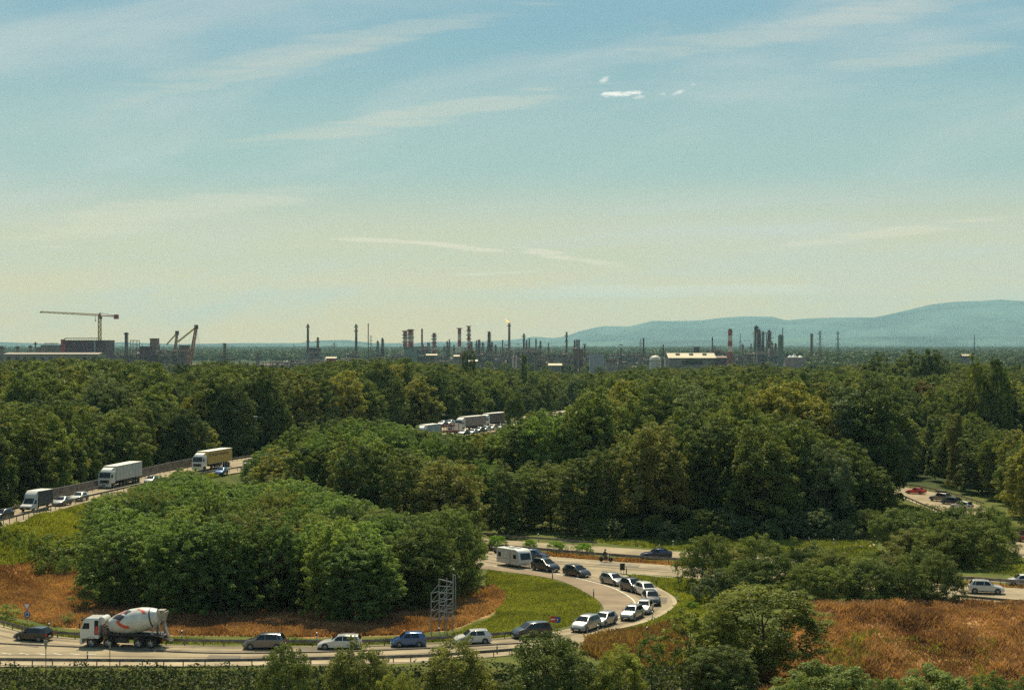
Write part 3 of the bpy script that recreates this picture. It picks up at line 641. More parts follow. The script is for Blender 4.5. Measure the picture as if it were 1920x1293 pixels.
def woodland_ok(x, y):
    p = px_of(x, y)
    if hdist(x, y) < 7.5: return False
    if near_poly(x, y, RAMP, 8.5 if p < 1775 else 4.0): return False
    behind = y > interp(x, HW_MID)                     # beyond the elevated highway
    if behind: return y > 250 or p < 0
    if p < 880: return y > interp(p, [(400, 330), (470, 322), (560, 292), (700, 270), (880, 260)])
    if p <= 1690: return y > interp(p, [(880, 272), (960, 275), (1100, 272), (1300, 272), (1500, 270), (1630, 276), (1690, 340)])
    yl = interp(p, [(1690, 356), (1760, 346), (1845, 318), (1900, 290), (1960, 265), (2200, 250)])
    return y > yl+3
HW_MID = sorted([(q.x, q.y) for q in HC])
rg = random.Random(21); spots = []
y = 240.0
while y < 900:
    sp = 8.2 if y < 420 else 9.0 if y < 600 else 10.5
    xw = y*.365+12; x = -xw
    while x < xw:
        a, b_ = x+rg.uniform(-.36, .36)*sp, y+rg.uniform(-.3, .3)*sp
        if woodland_ok(a, b_): spots.append((a, b_))
        x += sp
    y += sp*.9
cand = []
for x, y in spots:
    p = px_of(x, y); zb = float(height(x, y)) if hdist(x, y) < 30 else 0.0
    behind = y > interp(x, HW_MID) and x < 62
    cap = hcap(x, y, WOOD_TOP, zb)
    if behind:
        h = rg.uniform(19, 27)
        if y < interp(x, HW_MID)+45: h = min(h, rg.uniform(16, 22))
        if p < 560 and y < 400: h = min(h, hcap(x, y, [(-400, 745), (60, 752), (200, 748), (330, 765), (450, 785), (560, 800)], zb)*rg.uniform(.85, 1.04))
        if p > 940: h = min(h, rg.uniform(11, 20))
    else:
        h = rg.uniform(17, 25) if p > 1080 else rg.uniform(16, 24)
        gap = p < 1110
        if gap: cap = min(cap, hcap(x, y, HWY_GAP, zb)*1.04)
        if y < 318 and p < 1700: cap = min(cap, hcap(x, y, FRONT, zb)*rg.uniform(.86, 1.03))
        if 1690 <= p and y < 420: cap = min(cap, hcap(x, y, [(1690, 850), (1720, 790), (1800, 770), (1900, 800), (2300, 800)], zb)*rg.uniform(.85, 1.05))
        if y > 420: h *= .93
    cap = cap*rg.uniform(.97, 1.0) if (not behind and p < 1110) else cap*rg.uniform(.90, 1.0)
    h = min(h, cap)
    if h < 4: continue
    r_ = rg.random()
    if not behind and p < 1080: key = rg.choice(['loc1', 'loc3', 'oak4', 'oak1', 'dark1', 'edge0'])
    elif behind and p < 700 and y < 420: key = rg.choice(['oak0', 'oak1', 'oak2', 'dark0', 'dark1', 'oak4'])
    else: key = rg.choice(['oak0', 'oak1', 'oak2', 'oak3', 'oak4', 'dark0', 'dark1', 'oak0', 'oak2'])
    if r_ < .03: key = 'grey0'
    elif r_ < .045 and p > 1000: key = 'russ0'
    elif r_ < .075 and y > 350: key = rg.choice(['pop0', 'pop1'])
    wide = rg.uniform(.85, 1.1)*(1.0 if h > 14 else 1.25)
    if key in ('pop0', 'pop1'): wide = rg.uniform(.95, 1.2)
    cand.append((y, x, h, key, wide, p, behind))
# placed by eye: trees that stand out
OUT = [(1590, 290, 862, 108, 'grey0', 'pale grey green tree standing out at the front of the wood left of the ramp'),
       (1395, 300, 740, 96, 'oak2', 'broad light-topped tree towering over the middle of the wood'),
       (1440, 285, 806, 116, 'oak4', 'tall tree with a bright dome in the middle front of the wood'),
       (1268, 282, 880, 62, 'russ0', 'thin russet brown tree in the front of the wood'),
       (1180, 330, 800, 80, 'edge0', 'yellowish tree standing out left of the middle of the wood'),
       (340, 600, 684, 40, 'dark0', 'dark round tree poking up in front of the scaffolded plant'),
       (872, 640, 664, 16, 'pop1', 'dark narrow poplar in front of the red and white chimney'), (886, 640, 663, 15, 'pop1', 'second dark narrow poplar in front of the red and white chimney'),
       (982, 700, 668, 14, 'pop0', 'narrow poplar in front of the flare stack units'),
       (1836, 420, 670, 48, 'oak3', 'tall narrow tree left in the pair at the right edge of the wood'), (1870, 420, 668, 46, 'oak1', 'tall narrow tree right in the pair at the right edge of the wood'),
       (1700, 640, 659, 66, 'dark1', 'dark tall tree on the skyline right of the refinery'), (1748, 640, 656, 56, 'dark0', 'rounded dark tree rightmost in the skyline clump'), (1638, 640, 663, 56, 'dark1', 'dark tree on the skyline just right of the pylons'),
       (965, 470, 736, 40, 'dark0', 'dark round tree behind the queue of lorries'), (545, 300, 886, 100, 'edge0', 'broad bush-like tree in front of the lorry with the yellow trailer'), (490, 318, 866, 50, 'edge1', 'dark bush at the roadside hiding the highway'),
       (845, 225, 948, 80, 'loc2', 'bright feathery tree at the right end of the tree island'),
       (1330, 283, 985, 60, 'gbush0', 'grey green shrub at the foot of the wood'), (1190, 283, 958, 70, 'gbush0', 'pale grey shrub at the foot of the wood behind the motorcycle'), (1230, 281, 985, 70, 'gbush0', 'olive shrub in front of the wood above the dark saloon'), (1285, 279, 992, 50, 'bush1', 'low green shrub in front of the wood above the far carriageway')]
for (p, d, top, wd, key, lb) in OUT:
    x = X_at(p, d); zb = float(height(x, d)); h = Z_at(top, d)-zb; v_ = VAR[key]
    tree('poplar' if 'pop' in key else 'tree', key, x, d, h, lb, 'trees that stand out of the wood', wide=min(1.8, (wd*d/F/2)/(v_['r']*h/v_['h'])*1.05))
rq = random.Random(9)
for i in range(15):
    p_ = 1112+i*36+rq.uniform(-8, 8); py_ = 1010+rq.uniform(-4, 3); d_ = D_of(py_); key = rq.choice(['gbush0', 'bush1', 'dbush0', 'bush3', 'gbush0'])
    tree('shrub', key, X_at(p_, d_), d_, rq.uniform(3.0, 5.6), f'{"pale grey" if "gb" in key else "dark" if "db" in key else "green"} shrub, {onum(i)} from left along the foot of the central wood', 'shrubs along the foot of the central wood', wide=rq.uniform(1.0, 1.3), cat='bush')
for p_, d_, top_, wd_p, lb_ in ((1655, 137, 1262, 90, 'low pale green shrub between the two clumpy trees at the lower edge'), (1905, 138, 1262, 80, 'pale green shrub in the lower right corner')):
    x_ = X_at(p_, d_); zb_ = float(height(x_, d_)); h_ = Z_at(top_, d_)-zb_; v_ = VAR['chest0']; tree('shrub', 'chest0', x_, d_, h_, lb_, None, wide=(wd_p*d_/F/2)/(v_['r']*h_/v_['h'])*1.1, cat='bush')
cand.sort(key=lambda c_: c_[0])
N_IND = 185
mass = []; IND = []
for (y, x, h, key, wide, p, behind) in cand:
    a = abs(x)/y
    if N_IND > 0 and a < .322:
        N_IND -= 1
        IND.append((x, y, h, key, wide, p, behind))
    else: mass.append((x, y, h, key, wide))
for reg in ('wood behind the elevated highway', 'wood right of the red car', 'central wood'):
    sel = [q_ for q_ in IND if ('behind' in reg) == q_[6] and (q_[6] or (('red car' in reg) == (q_[5] > 1690)))]
    for i, j, (x, y, h, key, wide, p, behind) in ranked(sel, 0, 9):
        tone = 'dark' if 'dark' in key else 'greyish' if 'grey' in key else 'reddish' if 'russ' in key else 'narrow' if 'pop' in key else 'light' if ('loc' in key or 'edge' in key) else 'green'
        tree('poplar' if 'pop' in key else 'tree', key, x, y, h, f'{tone} tree, {onum(j)} from left in {onum(i)} row of the {reg}', 'trees of the surrounding wood', wide=wide, z=float(height(x, y)), parts=h > 5)
# thinner planting on to the works and around them
for i in range(2200):
    y = rg.uniform(880, 1750); x = rg.uniform(-.36, .36)*y; p = px_of(x, y)
    if p < 1470 and rg.random() < (y-800)/1000: continue
    h = min(rg.uniform(8, 17), hcap(x, y, [(a, b_+4) for a, b_ in WOOD_TOP]))
    if h < 5: continue
    mass.append((x, y, h, rg.choice(['oak0', 'oak1', 'oak2', 'dark0', 'dark1', 'pop1']), rg.uniform(.9, 1.3)))
for i in range(700):                               # low greenery between the works
    y = rg.uniform(1500, 2150); x = rg.uniform(-.34, .17)*y; h = min(rg.uniform(5, 12), Z_at(rg.uniform(668, 684), y))
    if h > 3: mass.append((x, y, h, rg.choice(['oak0', 'oak2', 'dark0', 'dark1', 'pop1']), rg.uniform(1.0, 1.8)))
# one object: points + geometry nodes
def instance_mass(name, pts, keys, mat_list=None):
    me = bpy.data.meshes.new(name); me.vertices.add(len(pts))
    zs = [float(height(a[0], a[1])) if a[1] < 450 else 0.0 for a in pts]
    me.vertices.foreach_set('co', np.array([(a[0], a[1], z_-.15) for a, z_ in zip(pts, zs)], dtype=np.float32).reshape(-1))
    sc_ = np.array([(a[2]/VAR[a[3]]['h']*a[4], a[2]/VAR[a[3]]['h']*a[4], a[2]/VAR[a[3]]['h']) for a in pts], dtype=np.float32)
    rz_ = np.array([(0, 0, random.uniform(0, 6.28)) for a in pts], dtype=np.float32); kk = np.array([keys.index(a[3]) for a in pts], dtype=np.int32)
    at = me.attributes.new('sc', 'FLOAT_VECTOR', 'POINT'); at.data.foreach_set('vector', sc_.reshape(-1))
    at = me.attributes.new('rt', 'FLOAT_VECTOR', 'POINT'); at.data.foreach_set('vector', rz_.reshape(-1))
    at = me.attributes.new('var', 'INT', 'POINT'); at.data.foreach_set('value', kk)
    o = link(name, me); ng = bpy.data.node_groups.new(name, 'GeometryNodeTree')
    ng.interface.new_socket('Geometry', in_out='INPUT', socket_type='NodeSocketGeometry'); ng.interface.new_socket('Geometry', in_out='OUTPUT', socket_type='NodeSocketGeometry')
    gi = ng.nodes.new('NodeGroupInput'); go = ng.nodes.new('NodeGroupOutput'); jn = ng.nodes.new('GeometryNodeJoinGeometry')
    def named(nm, ty):
        n_ = ng.nodes.new('GeometryNodeInputNamedAttribute'); n_.data_type = ty; n_.inputs[0].default_value = nm; return n_.outputs[0]
    sc2, rt2, va2 = named('sc', 'FLOAT_VECTOR'), named('rt', 'FLOAT_VECTOR'), named('var', 'INT')
    for i, k_ in enumerate(keys):
        src = next((tr_ for tr_ in bpy.data.objects if tr_.data == VAR[k_]['crown']), None)
        if src is None: continue
        oi = ng.nodes.new('GeometryNodeObjectInfo'); oi.inputs['Object'].default_value = src; oi.transform_space = 'ORIGINAL'; oi.inputs['As Instance'].default_value = True
        cmp_ = ng.nodes.new('FunctionNodeCompare'); cmp_.data_type = 'INT'; cmp_.operation = 'EQUAL'; ng.links.new(va2, cmp_.inputs[2]); cmp_.inputs[3].default_value = i
        ip = ng.nodes.new('GeometryNodeInstanceOnPoints'); ng.links.new(gi.outputs[0], ip.inputs['Points']); ng.links.new(cmp_.outputs[0], ip.inputs['Selection']); ng.links.new(oi.outputs['Geometry'], ip.inputs['Instance'])
        ng.links.new(rt2, ip.inputs['Rotation']); ng.links.new(sc2, ip.inputs['Scale']); ng.links.new(ip.outputs[0], jn.inputs[0])
    ng.links.new(jn.outputs[0], go.inputs[0]); md = o.modifiers.new('scatter', 'NODES'); md.node_group = ng
    return tag(o, kind='stuff')
KEYS = list(VAR.keys())
wd_ = instance_mass('woodland', mass, [k for k in KEYS if k.startswith(('oak', 'dark', 'pop', 'grey', 'russ', 'loc', 'edge'))])
tag(wd_, 'unbroken mass of green tree tops stretching back to the refinery', 'wood')
# far forest: small simple crowns merged into one mesh
rgn = np.random.default_rng(5); Ys = 1700*np.exp(rgn.uniform(0, math.log(12000/1700), 12000)); Xs = rgn.uniform(-.36, .36, 12000)*Ys; kk = ~((Ys < 2750) & (Xs/Ys*F+CX < 1500)); Ys, Xs = Ys[kk], Xs[kk]; NF = len(Ys)
hs = rgn.uniform(13, 18, NF)*(1+.25*np.sin(Xs*.004)*np.sin(Ys*.003)); nq = 70
tmp = rnd_unit(rgn, NF*nq).reshape(NF, nq, 3); tmp[..., 2] = np.abs(tmp[..., 2])
wd2 = (hs*.42*(1+Ys/7000))[:, None]
c = np.stack([Xs[:, None]+tmp[..., 0]*wd2, Ys[:, None]+tmp[..., 1]*wd2, hs[:, None]*(.35+.62*tmp[..., 2])], -1).reshape(-1, 3)
nrm = tmp.reshape(-1, 3)*.8+rnd_unit(rgn, len(c))*.5+np.array([0, 0, .3]); nrm /= np.linalg.norm(nrm, axis=1)[:, None]
sz = np.repeat(hs*.15*(1+Ys/7000), nq)*rgn.uniform(.6, 1.3, len(c)); tone = np.clip(np.repeat(rgn.uniform(0, .8, NF), nq)+rgn.uniform(-.1, .25, len(c)), 0, 1)
fm = quads_mesh('far_forest', leaf_quads(rgn, c, nrm, sz), tone); ff = link('far_forest', fm, LEAF_FAR)
tag(ff, 'flat dark forest reaching to the horizon behind the refinery', 'forest', kind='stuff')

# ---------------------------------------------------------------- grasses
def patch_noise(X, Y, seed):
    r0 = np.random.default_rng(seed+100); v_ = np.zeros(np.shape(X))
    for k in range(7):
        a = r0.uniform(0, 6.28); f = .35*1.45**k; v_ = v_+np.sin(X*f*math.cos(a)+Y*f*math.sin(a)*.8+r0.uniform(0, 6.28)+1.3*np.sin(X*f*.6*math.sin(a)-Y*f*.5*math.cos(a)))*.62/(1+k*.22)
    return v_*.55
def blades(name, poly, n, hgt, wd_, m, kind_label, cat, lean=.35, seed=1, rough=0.0, fld=False):
    rg_ = np.random.default_rng(seed); xs_ = np.array([a for a, _ in poly]); ys_ = np.array([b for _, b in poly]); X = np.zeros(0); Y = np.zeros(0)
    while len(X) < n:
        a = rg_.uniform(xs_.min(), xs_.max(), n*2); b_ = rg_.uniform(ys_.min(), ys_.max(), n*2); k = inpoly(a, b_, poly)
        nz = np.sin(a*.9+np.sin(b_*.7)*2)*np.sin(b_*1.1+a*.3); k &= rg_.random(n*2) < (.62+.38*nz)
        if fld: k &= in_field(a, b_, height(a, b_)) == (fld > 0)
        X = np.concatenate([X, a[k]]); Y = np.concatenate([Y, b_[k]])
    X, Y = X[:n], Y[:n]; Z = height(X, Y); pt = patch_noise(X, Y, seed); hh = hgt*rg_.uniform(.45, 1.2, n)*(.75+.35*np.sin(X*.5+1)*np.sin(Y*.4))
    if rough: Z = Z+np.maximum(0, pt)*rough; hh = hh*(.55+.65*np.clip(pt+.5, 0, 1.4))
    th = rg_.uniform(0, math.pi, n); l = rg_.normal(size=(n, 2))*lean*hh[:, None]
    w_ = wd_*rg_.uniform(.6, 1.4, n); b0 = np.stack([X-np.cos(th)*w_, Y-np.sin(th)*w_, Z-.05], -1); b1 = np.stack([X+np.cos(th)*w_, Y+np.sin(th)*w_, Z-.05], -1)
    t0 = np.stack([X+l[:, 0]+np.cos(th)*w_*.5, Y+l[:, 1]+np.sin(th)*w_*.5, Z+hh], -1); t1 = np.stack([X+l[:, 0]-np.cos(th)*w_*.5, Y+l[:, 1]-np.sin(th)*w_*.5, Z+hh*.92], -1)
    tone = np.clip(.5+.55*patch_noise(X*.8, Y*.8, seed+5)+rg_.uniform(-.32, .32, n), 0, 1)
    return tag(link(name, quads_mesh(name, np.stack([b0, b1, t0, t1], 1), tone), m), kind_label, cat, kind='stuff')
blades('dry_grass', [(a, b_) for a, b_ in DRY2], 170000, .80, .05, DRY_M, 'tall orange dry grass on the bank in front of the hedge', 'dry grass', .5, 3, rough=.7)
blades('bank_weeds', gpoly([(1440, 1200), (1600, 1190), (2000, 1200), (2200, 1330), (1400, 1400)]), 9000, .7, .09, GREEN_M, 'green weeds among the dry grass low on the bank', 'weeds', .5, 43, rough=.7)
blades('dry_field', gpoly([(-260, 1052), (140, 1042), (160, 1100), (195, 1122), (330, 1134), (600, 1140), (800, 1132), (870, 1100), (925, 1092), (955, 1108), (955, 1138), (930, 1158), (850, 1190), (740, 1196), (600, 1200), (300, 1196), (100, 1180), (0, 1156), (-260, 1106)]), 120000, .55, .06, DRY_M, 'short orange dry grass around the tree island', 'dry grass', .4, 4, fld=True)
blades('scrub', DRY3, 9000, 1.0, .10, SCRUB_M, 'reddish brown scrub below the road bend', 'scrub', .4, 5)
MEAD = gpoly([(925, 1072), (983, 1079), (1033, 1087), (1085, 1107), (1114, 1123), (1125, 1136), (1120, 1152), (1090, 1166), (1033, 1181), (960, 1190), (880, 1197), (850, 1190), (930, 1155), (930, 1128), (910, 1095), (915, 1070)])
blades('meadow_grass', MEAD, 42000, .34, .09, GREEN_M, 'green meadow inside the road bend', 'grass', .4, 6, fld=-1)
VERG = gpoly([(1106, 1196), (1137, 1188), (1187, 1176), (1224, 1165), (1250, 1152), (1269, 1139), (1274, 1129), (1268, 1118), (1225, 1094), (1175, 1079), (1281, 1086), (1330, 1096), (1330, 1180), (1240, 1190), (1120, 1206)])
blades('verge_grass', VERG, 22000, .42, .10, GREEN_M, 'green verge outside the road bend', 'grass', .4, 7)
BANK = [(a.x+.3, a.y) for a in hl[0:7]]+gpoly([(330, 935), (200, 1000), (145, 1062), (120, 1110), (0, 1120), (-260, 1130)], 0)
blades('bank_grass', BANK, 60000, .6, .08, GREEN_M, 'grassy slope under the elevated highway', 'grass', .4, 8, rough=.3, fld=-1)
BANK2 = gpoly([(1640, 1010), (1740, 1070), (1830, 1072), (2000, 1090), (2000, 1045), (1905, 1042), (1850, 1015), (1790, 980), (1727, 952), (1668, 940)])
blades('slope_grass', BANK2, 12000, .4, .11, GREEN_M, 'green slope around the round thicket beside the ramp', 'grass', .4, 9)
STRIP = gpoly([(-60, 1152), (0, 1168), (60, 1184), (130, 1193), (330, 1206), (600, 1209), (740, 1206), (880, 1199), (960, 1192), (960, 1189), (880, 1194), (740, 1200), (600, 1203), (330, 1199), (130, 1186), (60, 1176), (0, 1160), (-60, 1142)])
blades('strip_grass', STRIP, 7000, .40, .09, GREEN_M, 'strip of green grass under the far guardrail', 'grass', .4, 10)
FARV = gpoly([(1060, 1010), (1223, 1028), (1400, 1038), (1600, 1053), (1660, 1040), (1620, 1012), (1300, 1014), (1100, 1008)])
blades('far_verge_grass', FARV, 9000, .5, .13, GREEN_M, 'green verge between the far carriageway and the wood', 'grass', .4, 11)
# leafy ground cover on the bank below the near road
rgn = np.random.default_rng(15); n = 60000; px = rgn.uniform(-120, 1500, n); y = EDGE_L-.4-rgn.uniform(0, 1, n)**1.0*15; x = (px-CX)*y/F; z = height(x, y)
bump_ = .8*np.maximum(0, np.sin(x*1.3+np.sin(y*1.7)*1.5)*np.sin(y*1.5+x*.4))+.25*np.maximum(0, np.sin(x*3.1)*np.sin(y*2.7)); z = z+bump_*rgn.uniform(.3, 1.1, n)+rgn.uniform(0, .22, n)
nrm = np.stack([rgn.normal(0, .6, n), rgn.normal(-.25, .6, n), np.ones(n)], -1); nrm /= np.linalg.norm(nrm, axis=1)[:, None]
tone = np.clip(.45+.4*np.sin(x*.6)*np.sin(y*.9+x*.2)+rgn.uniform(-.3, .4, n), 0, 1)
cv = link('ground_cover', quads_mesh('ground_cover', leaf_quads(rgn, np.stack([x, y, z], -1), nrm, .23*rgn.uniform(.6, 1.4, n)), tone), LEAF_COVER)
tag(cv, 'dark leafy creeper covering the slope below the near guardrail', 'ground cover', kind='stuff')
# ---------------------------------------------------------------- vehicles
GLASS = mat('dark_glass', (.012, .015, .017), .05, var=.05, spec=.45); TYRE = mat('tyre', (.018, .017, .016), .85, var=.1); RIM = mat('alloy_rim', (.42, .41, .39), .3, .9, .08)
TRIM = mat('black_trim', (.025, .024, .023), .55, var=.1); LAMP = mat('headlamp', (.75, .74, .70), .08, var=.03, spec=1, coat=1); TAIL = mat('tail_lamp', (.42, .015, .012), .2, var=.05, coat=.6)
PLATE = mat('number_plate', (.72, .70, .62), .5, var=.03); ORANGE = mat('indicator', (.75, .22, .03), .3, var=.05)
def paint(name, col, metal=.35, rough=.28): return mat('paint_'+name, col, rough, metal, .04, 1.0, coat=.8)
PT = dict(black=paint('black', (.018, .018, .021)), white=paint('white', (.60, .58, .53), 0), silver=paint('silver', (.27, .265, .255), .6, .34), grey=paint('grey', (.16, .155, .155), .6), dkgrey=paint('dark_grey', (.06, .06, .064), .5),
          blue=paint('blue', (.045, .11, .27), .4), red=paint('red', (.55, .03, .02), .1), navy=paint('navy', (.03, .045, .10), .4), beige=paint('beige', (.55, .50, .40), .3), maroon=paint('maroon', (.16, .02, .025), .2), brown=paint('brown_grey', (.11, .095, .09), .6))
CT = dict(  # length, width, height, cowl x, roof front x, roof rear x, tail x (behind glass), hood z front, hood z cowl, tail z, ground clearance, wheel r
    hatch=dict(L=4.1, W=1.76, H=1.47, xc=.95, xf=.20, xr=-1.55, xt=-1.93, zh0=.72, zh=.92, zt=.98, gc=.2, wr=.31),
    small=dict(L=3.75, W=1.68, H=1.50, xc=.98, xf=.30, xr=-1.40, xt=-1.78, zh0=.74, zh=.95, zt=1.0, gc=.2, wr=.29),
    sedan=dict(L=4.6, W=1.80, H=1.43, xc=.85, xf=.10, xr=-1.15, xt=-1.72, zh0=.68, zh=.90, zt=1.0, gc=.18, wr=.31),
    wagon=dict(L=4.65, W=1.79, H=1.47, xc=.90, xf=.15, xr=-1.95, xt=-2.22, zh0=.70, zh=.92, zt=.98, gc=.18, wr=.32),
    mpv=dict(L=4.45, W=1.82, H=1.64, xc=1.15, xf=.35, xr=-1.75, xt=-2.12, zh0=.82, zh=1.05, zt=1.05, gc=.2, wr=.32),
    suv=dict(L=4.5, W=1.86, H=1.70, xc=.98, xf=.25, xr=-1.68, xt=-2.08, zh0=.92, zh=1.08, zt=1.12, gc=.27, wr=.36),
    coupe=dict(L=4.3, W=1.78, H=1.36, xc=.75, xf=.0, xr=-1.0, xt=-1.75, zh0=.66, zh=.86, zt=.95, gc=.16, wr=.32))
def ring(x, w_, zb, zs, zt, wt):
    """one cross-section of a car body, 14 points"""
    h = w_/2; t_ = wt/2; zm = zb+(zs-zb)*.45
    r = [(h*.86, zb), (h*.97, zb+.06), (h, zm), (h*.985, zs-.03), (h*.955, zs), (t_+(h*.955-t_)*.06+.01, zs+(zt-zs)*.93), (t_*.93, zt-.008), (t_*.55, zt+.012)]
    pts = [(x, a, z) for a, z in r]+[(x, -a, z) for a, z in reversed(r)]
    return pts
def wheel(mb_list, parent, x, y, r, wd_, name='wheel', rimmat=RIM, rimr=.64):
    mb = MB(); s_ = 1 if y > 0 else -1
    prof = [(r*.70, -wd_/2), (r*.94, -wd_/2), (r, -wd_*.32), (r, wd_*.32), (r*.94, wd_/2), (r*.70, wd_/2)]
    rings = [[(x+q_*math.cos(2*math.pi*i/18), y+yy, r+q_*math.sin(2*math.pi*i/18)) for i in range(18)] for q_, yy in prof]; mb.loft(rings)
    w_ = mb.build(name, TYRE, parent, True)
    m2 = MB(); yo = y+s_*(wd_/2+.004)
    rings = [[(x+q_*math.cos(2*math.pi*i/15), yo+s_*yy, r+q_*math.sin(2*math.pi*i/15)) for i in range(15)] for q_, yy in ((r*rimr, -.03), (r*rimr, .008), (r*rimr*.86, -.012), (r*.16, .004))]; m2.loft(rings)
    for k in range(5):
        a = 2*math.pi*k/5+.3; m2.bar((x+r*.1*math.cos(a), yo+s_*.006, r+r*.1*math.sin(a)), (x+r*rimr*.95*math.cos(a), yo+s_*.006, r+r*rimr*.95*math.sin(a)), r*.13)
    m2.build('rim', rimmat, w_, True); return w_
def quad(mb, a, b, c, d): mb.add([a, b, c, d], [(0, 1, 2, 3)])
def heading(px, py, q_, z=0.0):
    a = P(px, py, z); return math.atan2(q_[1], q_[0])
def car(name, kind, color, px, py, hd, label, group=None, z=0.0, scale=1.0, rails=False, box=False, detail=True, cat='car'):
    c = CT[kind]; L, W, Hh = c['L'], c['W'], c['H']; pm = PT[color]; g = c['gc']; h2 = L/2
    p = P(px, py, z); t = thing(name, label, cat, (p.x, p.y, z+.045), math.atan2(hd[1], hd[0]), group)
    if scale != 1: t.scale = (scale,)*3
    gw = W*.74; xs_ = [(-h2, W*.80, g+.16, .58, .64, W*.70), (-h2+.05, W*.93, g+.06, c['zt']-.20, c['zt']-.08, W*.80), (c['xt'], W, g, c['zt']-.04, c['zt'], W*.84), (c['xr'], W, g, c['zt']-.04, Hh-.03, gw*.97), (c['xr']+.45, W, g, .98*c['zt']-.02, Hh, gw),
        ((c['xr']+c['xf'])/2+.2, W, g, c['zh']-.0, Hh+.01, gw), (c['xf'], W, g, c['zh']-.02, Hh-.04, gw*.96), (c['xc'], W, g, c['zh']-.05, c['zh']+.0, W*.84), ((c['xc']+h2)/2, W*.985, g, (c['zh']+c['zh0'])/2-.07, (c['zh']+c['zh0'])/2+.03, W*.80),
        (h2-.30, W*.96, g, c['zh0']-.12, c['zh0']-.02, W*.76), (h2-.07, W*.86, g+.02, c['zh0']-.25, c['zh0']-.17, W*.66), (h2, W*.74, g+.12, c['zh0']-.33, c['zh0']-.27, W*.56)]
    mb = MB(); mb.loft([ring(*a) for a in xs_]); body = mb.build('body', pm, t, True)
    # windows
    def gl(name, pts_list, m=GLASS):
        mb = MB()
        for pts in pts_list: mb.add(pts, [tuple(range(len(pts)))])
        return mb.build(name, m, t)
    hw = W/2
    def side(x, fz, s_):  # point on the leaning side glass, fz 0 = belt, 1 = roof
        zb_, zt_ = c['zh']+.02, Hh-.10; z_ = zb_+(zt_-zb_)*fz; return (x, s_*(hw*.957+(gw/2-hw*.957)*((z_-c['zh'])/(Hh-c['zh'])*.98)+.012), z_)
    for s_ in (1, -1):
        f = [side(c['xc']-.30, .02, s_), side(c['xf']-.02, .95, s_), side(c['xf']-.48, 1, s_), side(c['xf']-.50, .02, s_)]
        r_ = [side(c['xf']-.58, .02, s_), side(c['xf']-.56, 1, s_), side(c['xr']+.42, .98, s_), side(c['xr']+.28 if kind != 'sedan' else c['xr']+.02, .04, s_)]
        lst = [f, r_]
        if kind in ('wagon', 'mpv', 'suv'): lst.append([side(c['xr']+.20, .06, s_), side(c['xr']+.34, .97, s_), side(c['xr']+.14, .90, s_), side(c['xr']-.06, .12, s_)])
        gl('side_window', lst)
    def slope(x0, z0, x1, z1, w0, w1, e=.012):
        d = Vector((x1-x0, 0, z1-z0)).normalized(); n_ = Vector((-d.z, 0, d.x)); n_ = n_ if n_.z > 0 else -n_
        q0 = Vector((x0, 0, z0)).lerp(Vector((x1, 0, z1)), .10)+n_*e; q1 = Vector((x0, 0, z0)).lerp(Vector((x1, 0, z1)), .93)+n_*e
        return [(q0.x, w0/2, q0.z), (q0.x, -w0/2, q0.z), (q1.x, -w1/2, q1.z), (q1.x, w1/2, q1.z)]
    gl('windshield', [slope(c['xc'], c['zh']+.015, c['xf'], Hh-.025, W*.78, gw*.86, .02)])
    gl('rear_window', [slope(c['xt'], c['zt']+.015, c['xr'], Hh-.02, W*.74, gw*.84, .02)])
    axf, axr = h2-.86, -h2+.80
    for x in (axf, axr):
        for s_ in (1, -1):
            wheel(None, t, x, s_*(hw-.095), c['wr'], .2)
            if detail:
                mb = MB(); n = 16; rr = c['wr']*1.17; mb.add([(x+rr*math.cos(2*math.pi*i/n), s_*(hw+.006), max(g*.8, c['wr']+rr*math.sin(2*math.pi*i/n))) for i in range(n)], [tuple(range(n))]); mb.build('wheel_arch', TRIM, t)
    for s_ in (1, -1):
        mb = MB(); mb.loft([[(h2-.07, s_*(hw*.50), c['zh0']-.20), (h2-.30, s_*hw*.93, c['zh0']-.12), (h2-.34, s_*hw*.94, c['zh0']-.24), (h2-.03, s_*(hw*.55), c['zh0']-.31)], [(h2-.02, s_*(hw*.52), c['zh0']-.20), (h2-.26, s_*hw*.965, c['zh0']-.12), (h2-.30, s_*hw*.975, c['zh0']-.24), (h2+.015, s_*(hw*.57), c['zh0']-.31)]]); mb.build('headlight', LAMP, t)
        mb = MB(); mb.box((-h2+.035, s_*hw*.74, c['zt']-.24), (.09, hw*.38, .20)); mb.build('taillight', TAIL, t)
        mb = MB(); mb.box((c['xc']-.42, s_*(hw+.09), c['zh']+.08), (.12, .19, .14)); mb.build('mirror', pm if color not in ('black',) else TRIM, t)
    mb = MB(); mb.box((h2-.02, 0, g+.17), (.06, W*.62, .20)); gr = mb.build('grille', TRIM, t)
    mb = MB(); mb.box((h2+.02, 0, g+.14), (.02, .5, .11)); mb.build('number_plate', PLATE, t); mb = MB(); mb.box((-h2-.01, 0, g+.36), (.02, .5, .11)); mb.build('number_plate', PLATE, t)
    if kind in ('suv', 'wagon') or rails:
        mb = MB()
        for s_ in (1, -1): mb.tube((c['xf']-.2, s_*gw*.44, Hh+.05), (c['xr']+.2, s_*gw*.44, Hh+.05), .02, n=6); mb.box((c['xf']-.2, s_*gw*.44, Hh+.02), (.06, .04, .06)); mb.box((c['xr']+.2, s_*gw*.44, Hh+.02), (.06, .04, .06))
        mb.build('roof_rail', RAILM, t)
    if kind == 'suv':
        mb = MB(); 
        for s_ in (1, -1): mb.box((0, s_*(hw+.005), g+.06), (L*.42, .03, .12))
        mb.build('sill_trim', TRIM, t)
    return t
LOOP = 'cars queueing round the road bend'; NEAR = 'vehicles on the near road'; ELEV = 'vehicles on the elevated highway'; MAIN = 'vehicles on the main highway'; RAMPG = 'cars on the ramp on the right'
